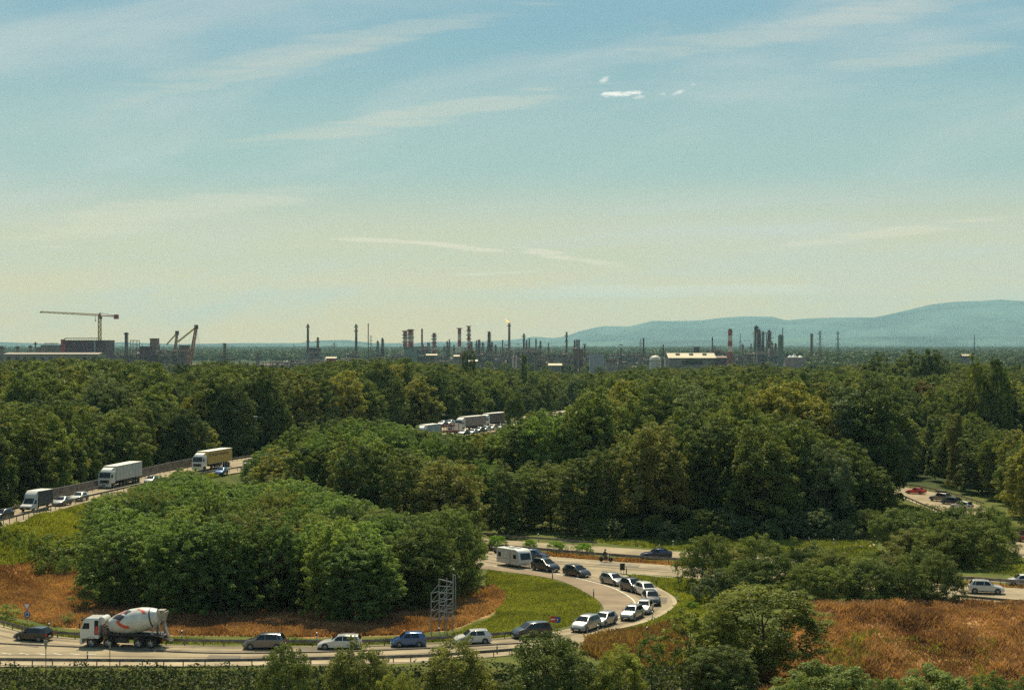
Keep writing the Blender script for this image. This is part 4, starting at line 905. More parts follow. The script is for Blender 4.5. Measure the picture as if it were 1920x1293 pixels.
car('car', 'hatch', 'black', 62, 1200, (-1, .30), 'black hatchback driving ahead of the cement mixer at the left edge', NEAR)
car('car', 'mpv', 'grey', 496, 1215.5, (-1, .02), 'grey five-door minivan on the near road above the dark leafy tree', NEAR)
car('car', 'wagon', 'white', 637, 1215.5, (-1, 0), 'white estate car with dark windows on the near road', NEAR)
car('car', 'small', 'blue', 766, 1211, (-1, -.12), 'small blue hatchback on the near road', NEAR)
car('car', 'hatch', 'white', 885, 1206, (-1, -.25), 'white hatchback half hidden by the dense foreground tree', NEAR, rails=True)
car('car', 'mpv', 'dkgrey', 996, 1194, (-1, -.42), 'dark grey people carrier beside the round no entry sign', NEAR)
car('car', 'mpv', 'silver', 1098, 1181, (-.50, -.86), 'silver minivan first out of the bend', LOOP)
car('car', 'hatch', 'silver', 1132, 1171.5, (-.48, -.87), 'silver hatchback close behind the silver minivan', LOOP)
car('car', 'suv', 'silver', 1185, 1160, (-.42, -.90), 'silver four-wheel-drive car with dark sides in the lower bend', LOOP, rails=True, scale=.92)
car('car', 'hatch', 'silver', 1208, 1148, (-.22, -.97), 'silver saloon tucked behind the four-wheel-drive car in the bend', LOOP)
car('car', 'suv', 'black', 1221, 1132, (.10, -1), 'black four-wheel-drive car at the outermost point of the bend', LOOP, scale=.95)
car('car', 'mpv', 'white', 1212, 1116, (.28, -.96), 'white van-like car partly hidden behind the black four-wheel-drive car', LOOP)
car('car', 'suv', 'dkgrey', 1186, 1108, (.42, -.9), 'dark grey four-wheel-drive car entering the bend', LOOP, scale=.97)
car('car', 'wagon', 'silver', 1151, 1095.5, (.48, -.88), 'silver estate car entering the bend behind the dark grey one', LOOP)
car('car', 'hatch', 'black', 1082, 1080, (.62, -.78), 'black hatchback with lit headlight in the middle of the slip lane', LOOP, scale=1.05)
car('car', 'suv', 'black', 1023, 1070, (.62, -.78), 'black four-wheel-drive car towing the white caravan', LOOP, scale=1.02)
car('car', 'hatch', 'navy', 1003, 1048, (.92, -.4), 'dark car seen just behind the front of the caravan', MAIN)
car('car', 'sedan', 'navy', 1230, 1046.5, (-1, .10), 'dark blue saloon alone on the far carriageway', MAIN, scale=1.05)
car('car', 'suv', 'white', 1849, 1112, (.97, -.22), 'white crossover with dark roof on the highway at the right edge', MAIN)
car('car', 'hatch', 'white', 1915, 1097, (-1, .1), 'white car cut off by the right edge of the photo', MAIN)
car('car', 'coupe', 'red', 1717, 925.5, (-.80, .60), 'bright red car leading on the ramp', RAMPG, z=.05)
g_ = car('car', 'suv', 'silver', 1763, 939, (-.70, .72), 'silver four-wheel-drive car carrying luggage on its roof', RAMPG, z=.05)
mb = MB(); mb.loft([[(a, b*sx, z_) for b, z_ in ((-.5, 1.78), (.5, 1.78), (.46, 2.12), (-.46, 2.12))] for a, sx in ((-1.3, .7), (-1.1, 1), (.5, 1), (.8, .6))])
rb = mb.build('roof_box', TRIM, g_, True)
car('car', 'hatch', 'navy', 1783, 945, (-.68, .73), 'dark car with glowing red tail light behind the loaded four-wheel-drive car', RAMPG, z=.05)
car('car', 'mpv', 'white', 1803, 955, (-.62, .78), 'white car roof just showing above the round thicket', RAMPG, z=.05)
car('car', 'sedan', 'maroon', 1903, 1013, (-.55, .83), 'dark red car half hidden behind the right end of the round thicket', RAMPG, z=.05)
car('car', 'hatch', 'dkgrey', 4, 972, (-.28, -.96), 'dark hatchback cut off at the left edge of the elevated highway', ELEV, z=5.2)
car('car', 'sedan', 'silver', 116, 947, (-.18, -.98), 'silver saloon right behind the box truck', ELEV, z=5.15)
car('car', 'hatch', 'white', 149, 938.5, (-.15, -.98), 'white hatchback following the silver saloon', ELEV, z=5.1)
car('car', 'hatch', 'silver', 284, 906, (-.15, -.98), 'silver car hidden by bushes except its roof behind the white lorry', ELEV, z=5.02)
car('car', 'hatch', 'blue', 415, 889.5, (-.15, -.98), 'dark blue car beside the lorry with the yellow trailer', ELEV, z=5.02)
car('car', 'wagon', 'white', 470, 872, (-.3, -.95), 'white car behind the lorry with the yellow trailer', ELEV, z=5.1)
# far end of the queue
fq = [(887, 814, 'white'), (899, 811, 'silver'), (911, 809, 'white'), (924, 806, 'beige'), (945, 803.5, 'white'), (966, 800, 'silver'), (975, 798, 'white'), (991, 796, 'beige'), (1006, 790, 'silver'), (1043, 781, 'maroon'), (1052, 780, 'white'), (1067, 777.5, 'beige'), (1080, 775, 'white'), (870, 816, 'silver')]
nth = ['nearest but one', 'third', 'fourth', 'fifth', 'sixth', 'seventh', 'eighth', 'ninth', 'tenth', 'eleventh', 'twelfth', 'thirteenth', 'last']
for i, (px, py, col) in enumerate(fq):
    lb = f'{"dark red" if col == "maroon" else col} distant car, '+('first of the queue right of the lorries' if i == 13 else f'{nth[i] if i < 13 else ""} in the far queue beyond the lorries')
    car('car', random.choice(['hatch', 'mpv', 'sedan']), col, px, py, (-.42, -.9), lb, 'distant cars in the highway queue', z=6.4, detail=False)

# ---- lorries
YEL = mat('yellow_tarpaulin', (.42, .29, .05), .7, var=.08, scale=1.5); TARP = mat('grey_white_tarpaulin', (.50, .49, .45), .65, var=.08, scale=1.2); CABW = paint('cab_white', (.60, .59, .55), 0, .35); DTARP = mat('dark_tarpaulin', (.10, .085, .08), .7, var=.15); GTARP = mat('taupe_tarpaulin', (.27, .22, .20), .7, var=.15, scale=1.0)
CHAS = mat('chassis', (.035, .033, .032), .7, var=.2); LETT = mat('faded_lettering', (.16, .12, .05), .7, var=.1)
def cab(t, x, w_=2.5, hh=3.0, ln=2.1, m=CABW, zb=.95, spoiler=True):
    h = w_/2; mb = MB(); rs = []
    for y_, k in ((-h, .95), (-h*.94, 1), (h*.94, 1), (h, .95)):
        rs.append([(x-ln, y_, zb), (x-.02, y_, zb), (x+.02, y_, zb+.7), (x-.06, y_, zb+1.05), (x-.32*1, y_, zb+(hh-zb)*.86*k), (x-.55, y_, hh*k), (x-ln, y_, hh*k)])
    mb.loft(rs); c = mb.build('cab', m, t, True)
    mb = MB(); quad(mb, (x-.035, -h*.88, zb+1.03), (x-.035, h*.88, zb+1.03), (x-.295, h*.84, zb+(hh-zb)*.83), (x-.295, -h*.84, zb+(hh-zb)*.83)); mb.v = [(a+.03, b_, c_) for a, b_, c_ in mb.v]; mb.build('windshield', GLASS, t)
    for s_ in (1, -1):
        mb = MB(); quad(mb, (x-.22, s_*(h+.012), zb+1.0), (x-1.0, s_*(h+.012), zb+1.0), (x-1.0, s_*(h+.012), zb+1.62), (x-.44, s_*(h+.012), zb+1.62)); mb.build('side_window', GLASS, t)
        mb = MB(); mb.box((x-.02, s_*(h+.18), zb+1.35), (.12, .16, .55)); mb.bar((x-.1, s_*h*.98, zb+1.6), (x-.02, s_*(h+.16), zb+1.6), .04); mb.build('mirror', TRIM, t)
        mb = MB(); mb.box((x+.02, s_*h*.78, .72), (.12, .42, .22)); mb.build('headlight', LAMP, t)
    mb = MB(); mb.box((x-.08, 0, .62), (.24, w_*.99, .62)); mb.build('bumper', m, t); mb = MB(); mb.box((x+.035, 0, zb+.35), (.04, w_*.7, .55)); mb.build('grille', TRIM, t)
    mb = MB(); mb.box((x-.16, 0, zb+(hh-zb)*.87+.06), (.22, w_*.86, .14)); mb.build('sun_visor', GLASS, t)
    if spoiler: mb = MB(); mb.loft([[(x-.75, y_, hh-.02), (x-1.0, y_, hh+.28), (x-ln+.1, y_, hh+.62), (x-ln+.1, y_, hh-.02)] for y_ in (-h*.8, h*.8)]); mb.build('roof_spoiler', m, t)
    return c
def lorry(label, px, py, hd, z, tm, group=ELEV, L=16.0, cabm=CABW, lettered=False, marks=None):
    p = P(px, py, z); t = thing('lorry', label, 'lorry', (p.x, p.y, z+.02), math.atan2(hd[1], hd[0]), group)
    x0 = L/2; cab(t, x0, 2.5, 3.15, 2.2, cabm)
    mb = MB(); mb.box((0, 0, 2.62), (L-2.75, 2.55, 2.72)); mb.v = [(a-(2.75/2+.05), b_, c_) for a, b_, c_ in mb.v]
    tr = mb.build('trailer', tm, t)
    xr, xf = -L/2-.05, L/2-2.75-.05
    mb = MB(); 
    for s_ in (1, -1):
        for k in range(9):
            xx = xr+.3+(xf-xr-.6)*k/8; mb.box((xx, s_*1.285, 2.55), (.05, .03, 2.5))
        mb.box(((xr+xf)/2, s_*1.29, 1.27), (xf-xr, .04, .10)); mb.box(((xr+xf)/2, s_*1.29, 3.95), (xf-xr, .04, .08))
    mb.build('curtain_rail', mat('curtain_rail', (.36, .34, .31), .6, .2), t)
    mb = MB(); mb.box(((xr+xf)/2, 0, 3.995), (xf-xr+.02, 2.58, .035)); mb.build('trailer_roof', mat('trailer_roof', (.62, .60, .53), .6, var=.08, scale=1), t)
    if lettered:
        mb = MB(); rgx = random.Random(5)
        for k in range(15):
            xx = xf-2.2-k*.62; 
            if k != 6: mb.box((xx, 1.305, 3.15+rgx.uniform(-.02, .02)), (rgx.uniform(.34, .48), .012, .46))
        mb.box((xf-1.0, 1.305, 3.2), (.7, .012, .7)); mb.build('lettering', LETT, t)
    mb = MB(); mb.box((0, 0, 1.02), (L-1.2, 1.0, .28)); mb.box((-1.0, 0, .78), (3.6, 2.3, .5)); mb.build('chassis', CHAS, t)
    for x in (x0-1.45, x0-5.1, -x0+1.5, -x0+2.8, -x0+4.1):
        for s_ in (1, -1): wheel(None, t, x, s_*1.08, .5, .32, rimr=.55)
    return t
lorry('white articulated lorry on the elevated highway behind two cars', 226, 909, (-.14, -.99), 5.05, TARP)
lorry('lorry with a white cab and a faded yellow trailer', 398, 878, (-.22, -.97), 5.05, YEL, lettered=True)
lorry('distant lorry with white cab and brownish trailer at the near end of the far queue', 882, 805, (-.42, -.90), 6.4, GTARP)
lorry('distant grey lorry following the brownish one in the far queue', 926, 797.5, (-.40, -.92), 6.4, DTARP)
lorry('distant lorry with a pale trailer low behind tree tops, left of the car transporter', 802, 823, (-.35, -.93), 6.1, TARP, L=12)
# car transporter, red frame loaded with cars
p = P(835, 816, 6.2); tp = thing('car_transporter', 'distant dark red car transporter loaded with two cars', 'lorry', (p.x, p.y, 6.22), math.atan2(-.93, -.36), ELEV)
REDF = mat('red_frame', (.20, .02, .025), .5, var=.15); mb = MB(); mb.box((-1, 0, 1.1), (13, 2.5, .3)); mb.box((-1, 0, 2.75), (12.5, 2.4, .12))
for x in (-7, -3.5, 0, 3.5): 
    for s_ in (1, -1): mb.bar((x, s_*1.2, 1.1), (x+.3, s_*1.2, 3.3), .12)
mb.build('ramp_frame', REDF, tp); cab(tp, 7.4, 2.5, 2.9, 2.0, PT['maroon'], spoiler=False)
for x in (6, 1, -4.5, -5.8):
    for s_ in (1, -1): wheel(None, tp, x, s_*1.08, .48, .3)
for i, (dx_, col) in enumerate(((2.0, 'silver'), (-3.2, 'white'))):
    c_ = car('car', 'hatch', col, 835, 816, (-.36, -.93), f'{col} car carried on the upper deck of the distant red transporter', 'cars on the transporter', z=6.2, detail=False)
    off = Matrix.Rotation(tp.rotation_euler.z, 3, 'Z') @ Vector((dx_, 0, 2.78)); c_.location = Vector((p.x, p.y, 6.25))+off
p = P(851, 809, 6.4); tb = thing('van', 'distant white panel van between the transporter and the lorries', 'van', (p.x, p.y, 6.42), math.atan2(-.93, -.36), ELEV)
cab(tb, 2.7, 2.0, 2.2, 1.6, CABW, zb=.5, spoiler=False); mb = MB(); mb.box((-.85, 0, 1.35), (3.9, 2.0, 2.0)); mb.build('body', PT['white'], tb)
for x in (1.7, -1.8):
    for s_ in (1, -1): wheel(None, tb, x, s_*.88, .34, .22)
# box truck at the left
p = P(66, 957, 5.2); bt = thing('box_truck', 'white van-nosed box truck with dark tarpaulin sides and roof spoiler', 'truck', (p.x, p.y, 5.22), math.atan2(-.97, -.25), ELEV)
mb = MB()
rs = []
for y_, k in ((-1.0, .93), (-.94, 1), (.94, 1), (1.0, .93)):
    rs.append([(.9, y_, .45), (3.0, y_, .45), (3.08, y_, .62), (3.02, y_, 1.0*k), (2.25, y_, 1.28*k), (1.55, y_, 2.12*k), (.9, y_, 2.2*k)])
mb.loft(rs); mb.build('cab', CABW, bt, True)
mb = MB(); quad(mb, (2.24, -.86, 1.31), (2.24, .86, 1.31), (1.62, .80, 2.08), (1.62, -.80, 2.08)); mb.v = [(a+.03, b_, c_+.02) for a, b_, c_ in mb.v]; mb.build('windshield', GLASS, bt)
for s_ in (1, -1):
    mb = MB(); quad(mb, (2.1, s_*1.012, 1.3), (1.25, s_*1.012, 1.3), (1.25, s_*1.012, 1.92), (1.68, s_*1.012, 1.92)); mb.build('side_window', GLASS, bt)
    mb = MB(); mb.box((3.02, s_*.72, .82), (.12, .4, .22)); mb.build('headlight', LAMP, bt); mb = MB(); mb.box((2.0, s_*1.18, 1.45), (.1, .22, .32)); mb.build('mirror', TRIM, bt)
mb = MB(); mb.box((3.06, 0, .6), (.1, 1.9, .34)); mb.build('bumper', TRIM, bt); mb = MB(); mb.box((3.1, 0, .62), (.03, .5, .12)); mb.build('number_plate', PLATE, bt)
mb = MB(); mb.loft([[(1.6, y_, 2.12), (1.55, y_, 2.5), (1.2, y_, 2.95), (.72, y_, 3.22), (.72, y_, 2.12)] for y_ in (-.98, .98)]); mb.build('roof_spoiler', CABW, bt, True)
mb = MB(); mb.box((-1.5, 0, 2.05), (4.4, 2.2, 2.3)); mb.build('box_body', DTARP, bt); mb = MB(); mb.box((-1.5, 0, 3.215), (4.44, 2.24, .04)); mb.build('box_roof', mat('trailer_roof', (.62, .60, .53)), bt)
mb = MB(); mb.box((-1, 0, .72), (5.4, .9, .22)); mb.build('chassis', CHAS, bt)
for x in (2.15, -2.2):
    for s_ in (1, -1): wheel(None, bt, x, s_*.9, .35, .24)
# caravan
p = P(964, 1061, 0); cv_ = thing('caravan', 'white touring caravan on a single axle behind the black four-wheel-drive car', 'caravan', (p.x, p.y, .05), math.atan2(-.80, .60), LOOP)
CARW = mat('caravan_shell', (.60, .59, .54), .45, var=.05, scale=1, coat=.2); mb = MB(); rs = []
for y_, k in ((-1.15, .0), (-1.10, 1), (1.10, 1), (1.15, 0)):
    e = .05*(1-k); rs.append([(-2.75+e, y_, .42), (2.60-e, y_, .42), (2.82-e, y_, .75), (2.80-e, y_, 1.15), (2.50-e, y_, 2.15), (2.15, y_, 2.50-e), (1.7, y_, 2.60-e), (-2.55, y_, 2.58-e), (-2.78+e, y_, 2.35)])
mb.loft(rs); mb.build('body', CARW, cv_, True)
mb = MB(); quad(mb, (2.80, -.9, 1.18), (2.80, .9, 1.18), (2.53, .86, 2.08), (2.53, -.86, 2.08)); mb.v = [(a+.025, b_, c_) for a, b_, c_ in mb.v]; mb.build('front_window', GLASS, cv_)
for x0_, x1_, z0_, z1_ in ((1.3, 2.0, 1.3, 1.85), (-2.3, -1.7, 1.3, 1.95)):
    for s_ in (1, -1): mb = MB(); mb.box(((x0_+x1_)/2, s_*1.155, (z0_+z1_)/2), (x1_-x0_, .02, z1_-z0_)); mb.build('side_window', GLASS, cv_)
mb = MB(); mb.box((.55, -1.156, 1.4), (.6, .02, 1.75)); mb.build('door', mat('caravan_door', (.50, .49, .45), .5), cv_)
mb = MB(); 
for s_ in (1, -1):
    for k in range(7): x = -2.6+k*.75; mb.box((x, s_*1.156, .98+.16*math.sin(k*.6)), (.8, .012, .035))
mb.build('stripe', mat('caravan_stripe', (.2, .2, .2), .5), cv_)
mb = MB(); mb.box((-.2, 0, 2.62), (.9, .9, .10)); mb.box((-1.7, .1, 2.62), (.5, .5, .08)); mb.box((1.2, 0, 2.64), (.45, .45, .08)); mb.build('roof_hatch', TRIM, cv_)
for s_ in (1, -1): wheel(None, cv_, -.15, s_*1.02, .33, .2)
mb = MB(); mb.bar((2.6, .5, .46), (3.9, 0, .46), .08); mb.bar((2.6, -.5, .46), (3.9, 0, .46), .08); mb.tube((3.6, 0, .46), (3.6, 0, .1), .05); mb.build('drawbar', STEEL, cv_)
# cement mixer
p = P(236, 1211, 0); mx = thing('cement_mixer', 'four-axle cement mixer lorry with red and black marks on its white drum', 'cement mixer', (p.x, p.y, .05), math.atan2(.10, -1), NEAR)
DRUM = mat('drum_white', (.55, .55, .50), .42, var=.10, scale=1.2, coat=.2); cab(mx, 4.55, 2.5, 3.05, 2.0, CABW, .95, False)
mb = MB(); mb.box((2.78, -1.258, 2.1), (.42, .02, 1.5)); mb.box((2.78, 1.258, 2.1), (.42, .02, 1.5)); mb.build('cab_rear_window', GLASS, mx)
mb = MB(); mb.box((2.75, 1.275, 1.85), (.28, .02, .8)); mb.box((2.75, -1.275, 1.85), (.28, .02, .8)); mb.build('red_panel', PT['red'], mx)
prof = [(.35, -2.9), (.78, -2.9), (1.06, -2.15), (1.27, -1.2), (1.31, .0), (1.24, .7), (1.02, 1.65), (.72, 2.45), (.30, 2.62)]   # radius, distance along the axis (front is +)
tilt = R(12); ax = Vector((math.cos(tilt), 0, -math.sin(tilt))); up_ = Vector((math.sin(tilt), 0, math.cos(tilt))); o0 = Vector((-.75, 0, 2.62))
def dp(s_, ph, e=0.0):
    r_ = float(np.interp(s_, [a for _, a in prof], [b for b, _ in prof]))+e; return tuple(o0+ax*s_+up_*(r_*math.sin(ph))+Vector((0, 1, 0))*(r_*math.cos(ph)))
n_ = 28; mb = MB(); mb.loft([[dp(s_, 2*math.pi*i/n_) for i in range(n_)] for _, s_ in prof]); dr = mb.build('drum', DRUM, mx, True)
mb = MB(); mb.loft([[dp(s_, 2*math.pi*i/n_, .03) for i in range(n_)] for s_ in (-2.28, -2.16)]); mb.build('drum_ring', TRIM, dr)
def patch(name, pts, m):
    """marks lying on the drum, pts = list of (s, phi) quads subdivided"""
    mb = MB()
    for (a, b_, c_, d_) in pts:
        N = 4
        for i in range(N):
            for j in range(N):
                def q_(u_, v_): return tuple((a[k]*(1-u_)+b_[k]*u_)*(1-v_)+(d_[k]*(1-u_)+c_[k]*u_)*v_ for k in (0, 1))
                vs = [dp(*q_(uu, vv), .012) for uu, vv in ((i/N, j/N), ((i+1)/N, j/N), ((i+1)/N, (j+1)/N), (i/N, (j+1)/N))]; mb.add(vs, [(0, 1, 2, 3)])
    return mb.build(name, m, dr)
REDM = mat('mark_red', (.55, .07, .035), .5, var=.05); BLKM = mat('mark_black', (.035, .03, .04), .5, var=.05)
def arc(cs, cp, rs_, rp, a0, a1, wd_, n=8):
    out_ = []
    for k in range(n):
        t0, t1 = R(a0+(a1-a0)*k/n), R(a0+(a1-a0)*(k+1)/n); i_, o_ = 1-wd_, 1+wd_
        out_.append(tuple((cs+rs_*f*math.cos(t_), cp+rp*f*math.sin(t_)) for t_, f in ((t0, i_), (t1, i_), (t1, o_), (t0, o_))))
    return out_
for sgn in (1, -1):
    def m_(pts): return [tuple((a, b_ if sgn > 0 else math.pi-b_) for a, b_ in qd) for qd in pts]
    patch('marking', m_(arc(-.05, .62, 1.35, .95, -85, -10, .14)), REDM); patch('marking', m_(arc(-.35, .62, 1.35, .62, 118, 185, .13)), REDM); patch('marking', m_(arc(.25, .62, 1.1, .66, 46, 84, .16)), REDM)
    patch('marking', m_([((1.95, 1.0), (1.40, 1.30), (.35, .62), (.95, .32))]), BLKM); patch('marking', m_([((.75, 1.20), (.20, 1.42), (-.35, 1.05), (.25, .80))]), BLKM)
mb = MB(); mb.tube((2.35, -.9, 2.75), (2.35, .9, 2.75), .42, n=18); mb.build('water_tank', DRUM, mx, True)
mb = MB(); mb.box((2.0, 0, 1.6), (.5, 1.9, .9)); mb.box((1.75, 0, 1.45), (.5, 1.2, 1.0)); mb.build('drum_drive', mat('rusty_frame', (.16, .11, .08), .7, var=.3), mx)
mb = MB(); mb.box((-.2, 0, 1.16), (8.6, .9, .30)); mb.box((.1, 1.0, .78), (1.3, .42, .5)); mb.box((.1, -1.0, .78), (1.3, .42, .5)); mb.box((-1.0, 0, 1.36), (6.2, 2.2, .08)); mb.build('chassis', CHAS, mx)
mb = MB()
for s_ in (1, -1):
    mb.bar((-3.1, s_*.95, 1.35), (-3.55, s_*.45, 3.1), .16); mb.bar((-4.1, s_*.8, 1.1), (-3.7, s_*.5, 2.9), .12); mb.bar((-3.0, s_*.95, 1.4), (-4.4, s_*.8, 1.2), .12)
mb.build('drum_support', mat('dusty_steel', (.34, .31, .26), .75, var=.2), mx)
mb = MB(); mb.loft([[(-3.75, -.5, 3.55), (-4.5, -.62, 3.75), (-4.5, .62, 3.75), (-3.75, .5, 3.55)], [(-3.85, -.28, 2.9), (-4.3, -.3, 2.75), (-4.3, .3, 2.75), (-3.85, .28, 2.9)]]); mb.box((-3.95, 0, 3.85), (.7, .9, .12)); mb.build('hopper', mat('dusty_steel', (.34, .31, .26)), mx)
mb = MB(); mb.loft([[(-4.2, y_, 2.75), (-4.2, y_*.8, 2.5), (-4.75, y_*.6, 1.1), (-4.6, y_, 1.1)] for y_ in (-.32, .32)]); mb.bar((-4.3, .3, 1.0), (-5.1, .3, .65), .1); mb.bar((-4.3, -.3, 1.0), (-5.1, -.3, .65), .1); mb.build('chute', mat('dusty_steel', (.34, .31, .26)), mx)
for x in (3.35, 1.55, -1.75, -3.1):
    for s_ in (1, -1):
        wheel(None, mx, x, s_*1.06, .52, .34, rimr=.58)
        mb = MB(); n = 8; rs = [[(x+r_*math.cos(math.pi*i/n), s_*(1.06+yy), .52+r_*math.sin(math.pi*i/n)) for r_, yy in ((.60, -.2), (.60, .2), (.64, .2), (.64, -.2))] for i in range(1, n)]; mb.loft(rs); mb.build('fender', TRIM, mx)
mb = MB()
for s_ in (1, -1): mb.box((-4.35, s_*1.0, .85), (.08, .42, .16))
mb.build('taillight', TAIL, mx)
# motorcycles with riders
def person_mesh(name, joints, edges, m, parent=None):
    me = bpy.data.meshes.new(name); names = list(joints); me.from_pydata([joints[k][0] for k in names], [(names.index(a), names.index(b_)) for a, b_ in edges], [])
    o = link(name, me, m, parent); sk = o.modifiers.new('skin', 'SKIN'); o.modifiers.new('sub', 'SUBSURF').levels = 1; o.modifiers['sub'].render_levels = 1
    for i, k in enumerate(names):
        r_ = joints[k][1]; me.skin_vertices[0].data[i].radius = (r_, r_)
        me.skin_vertices[0].data[i].use_root = (i == 0)
    sk.use_smooth_shade = True; return o
LEATH = mat('dark_riding_suit', (.03, .028, .03), .6, var=.2); HELM = mat('helmet', (.05, .045, .045), .2, coat=.8)
def motorbike(px, py, hd, lab_b, lab_p):
    p = P(px, py, 0); rz = math.atan2(hd[1], hd[0]); t = thing('motorcycle', lab_b, 'motorcycle', (p.x, p.y, .045), rz, 'motorcycles')
    for x in (.72, -.70): wheel(None, t, x, 0.001, .33, .15, rimr=.7)
    mb = MB(); mb.loft([[(-.75, 0, .82), (-.2, -.13, .80), (-.2, .13, .80)], [(-.25, 0, .78), (-.1, -.15, .76), (-.1, .15, .76)], [(.0, 0, 1.0), (.25, -.14, .92), (.25, .14, .92)], [(.42, 0, .98), (.45, -.08, .9), (.45, .08, .9)]]); mb.build('tank', PT['black'], t, True)
    mb = MB(); mb.box((-.45, 0, .80), (.6, .26, .10)); mb.build('seat', TRIM, t); mb = MB(); mb.box((.02, 0, .50), (.48, .34, .38)); mb.bar((-.70, .1, .33), (.0, .1, .45), .06); mb.tube((-.1, -.16, .35), (-.8, -.18, .42), .055); mb.build('engine', CHAS, t)
    mb = MB(); 
    for s_ in (1, -1): mb.bar((.72, s_*.09, .33), (.48, s_*.09, .98), .05)
    mb.bar((.42, -.34, 1.08), (.46, 0, 1.02), .035); mb.bar((.42, .34, 1.08), (.46, 0, 1.02), .035); mb.build('fork', STEEL, t)
    mb = MB(); mb.loft([[(.50, -.12, .80), (.50, .12, .80), (.50, .12, 1.05), (.50, -.12, 1.05)], [(.66, -.08, .84), (.66, .08, .84), (.60, .08, 1.02), (.60, -.08, 1.02)]]); mb.build('fairing', PT['black'], t); mb = MB(); mb.box((.67, 0, .92), (.04, .14, .12)); mb.build('headlight', LAMP, t)
    r = thing('person', lab_p, 'person', (p.x, p.y, .045), rz, 'motorcycle riders')
    J = dict(hip=((-.38, 0, .95), .17), chest=((-.22, 0, 1.32), .19), neck=((-.14, 0, 1.52), .07), head=((-.10, 0, 1.64), .10), sl=((-.20, .20, 1.42), .085), el=((.08, .30, 1.22), .06), hl_=((.38, .31, 1.10), .045), sr=((-.20, -.20, 1.42), .085), er=((.08, -.30, 1.22), .06), hr=((.38, -.31, 1.10), .045),
             kl=((.08, .22, .80), .085), al=((-.22, .22, .42), .055), fl=((-.02, .23, .36), .045), kr=((.08, -.22, .80), .085), ar=((-.22, -.22, .42), .055), fr=((-.02, -.23, .36), .045), tl=((-.30, .14, .90), .11), tr_=((-.30, -.14, .90), .11))
    b_ = person_mesh('body', J, [('hip', 'chest'), ('chest', 'neck'), ('neck', 'head'), ('chest', 'sl'), ('sl', 'el'), ('el', 'hl_'), ('chest', 'sr'), ('sr', 'er'), ('er', 'hr'), ('hip', 'tl'), ('tl', 'kl'), ('kl', 'al'), ('al', 'fl'), ('hip', 'tr_'), ('tr_', 'kr'), ('kr', 'ar'), ('ar', 'fr')], LEATH, r)
    mb = MB(); mb.lathe([(.02, -.15), (.11, -.12), (.145, -.02), (.14, .08), (.09, .15), (.01, .17)], (-.09, 0, 1.68), 14); mb.build('helmet', HELM, r, True)
    mb = MB(); mb.box((.045, 0, 1.68), (.04, .18, .09)); mb.build('visor', GLASS, r)
motorbike(1136, 1052.5, (1, -.22), 'dark motorcycle on the main highway right of the caravan', 'motorcycle rider in dark suit and helmet right of the caravan')
motorbike(921, 1037, (1, -.25), 'dark motorcycle emerging from behind the tree island', 'motorcycle rider in dark clothes beside the tree island')
# ---------------------------------------------------------------- guardrails, walls, signs
def rail(label, pts, z=None, sp=2.0, hgt=.72, beamh=.31, post=True, group='guardrails', m=RAILM, seed=0, name='guardrail', gpost=.10, maxposts=100):
    g = resample(pts, 1.0); o = thing(name, label, 'guardrail', tuple(g[len(g)//2]), 0, group); c0 = Vector(o.location)
    g = [p-c0 for p in g]; zt = hgt
    prof = [(0, zt), (.05, zt-.02), (.05, zt-beamh*.38), (.01, zt-beamh*.5), (.05, zt-beamh*.62), (.05, zt-beamh), (-.01, zt-beamh), (-.03, zt-beamh*.5), (-.01, zt)]
    mb = MB(); rs = []
    for i, p in enumerate(g):
        d = g[min(i+1, len(g)-1)]-g[max(i-1, 0)]; d.z = 0; d.normalize(); nn = Vector((-d.y, d.x, 0)); rs.append([p+nn*a+Vector((0, 0, b_)) for a, b_ in prof])
    mb.loft(rs); mb.build('beam', m, o)
    if post:
        acc = 0; last = g[0]; ps = [g[0]]
        for p in g[1:]:
            acc += (p-last).length; last = p
            if acc >= sp: ps.append(p); acc = 0
        # many posts: each its own part up to a hundred, shared mesh
        mb = MB(); mb.box((0, 0, zt*.40), (gpost, gpost, zt*.8+.3)); pm_ = mb.mesh('post'); pm_.materials.append(m)
        vis = [p for p in ps if -30 < px_of(p.x+c0.x, p.y+c0.y) < 1960][:maxposts]
        for p in vis: b_ = bpy.data.objects.new('post', pm_); C.objects.link(b_); b_.parent = o; b_.location = p
    return o
rail('long guardrail along the lower edge of the near road', [(-100, 1244.5, 0), (0, 1246, 0), (360, 1248, 0), (600, 1244, 0), (770, 1240, 0), (880, 1233.5, 0), (980, 1226, 0)], sp=1.43)
rail('guardrail curving along the far side of the near road', [(-40, 1168, 0), (0, 1173.5, 0), (60, 1188, 0), (130, 1196.5, 0), (330, 1209, 0), (600, 1211.5, 0), (740, 1209, 0), (880, 1201, 0), (975, 1194, 0)], sp=2.0)
rail('guardrail on the near edge of the elevated highway', [(-120, 1022, 5.2), (0, 985, 5.2), (60, 968.5, 5.2), (145, 943, 5.1), (200, 930, 5.05), (300, 908, 5.0), (430, 885.5, 5.0), (480, 878, 5.1)], sp=2.2, hgt=.95)
rail('guardrail on the far edge of the elevated highway', [(-120, 997, 5.2), (0, 965.5, 5.2), (60, 949, 5.2), (145, 928, 5.1), (200, 915, 5.05), (300, 889, 5.0), (400, 871, 5.0), (500, 854, 5.2)], sp=2.2, hgt=.85)
rail('guardrail on the outer edge of the ramp with the red car', [(1690, 913, 0), (1735, 919.5, 0), (1790, 933, 0), (1845, 950, 0)], sp=2.5, hgt=.9)
rail('low guardrail on the inner edge of the ramp with the red car', [(1668, 922.5, 0), (1700, 937, 0), (1727, 949, 0), (1760, 962, 0)], sp=3, hgt=.75)
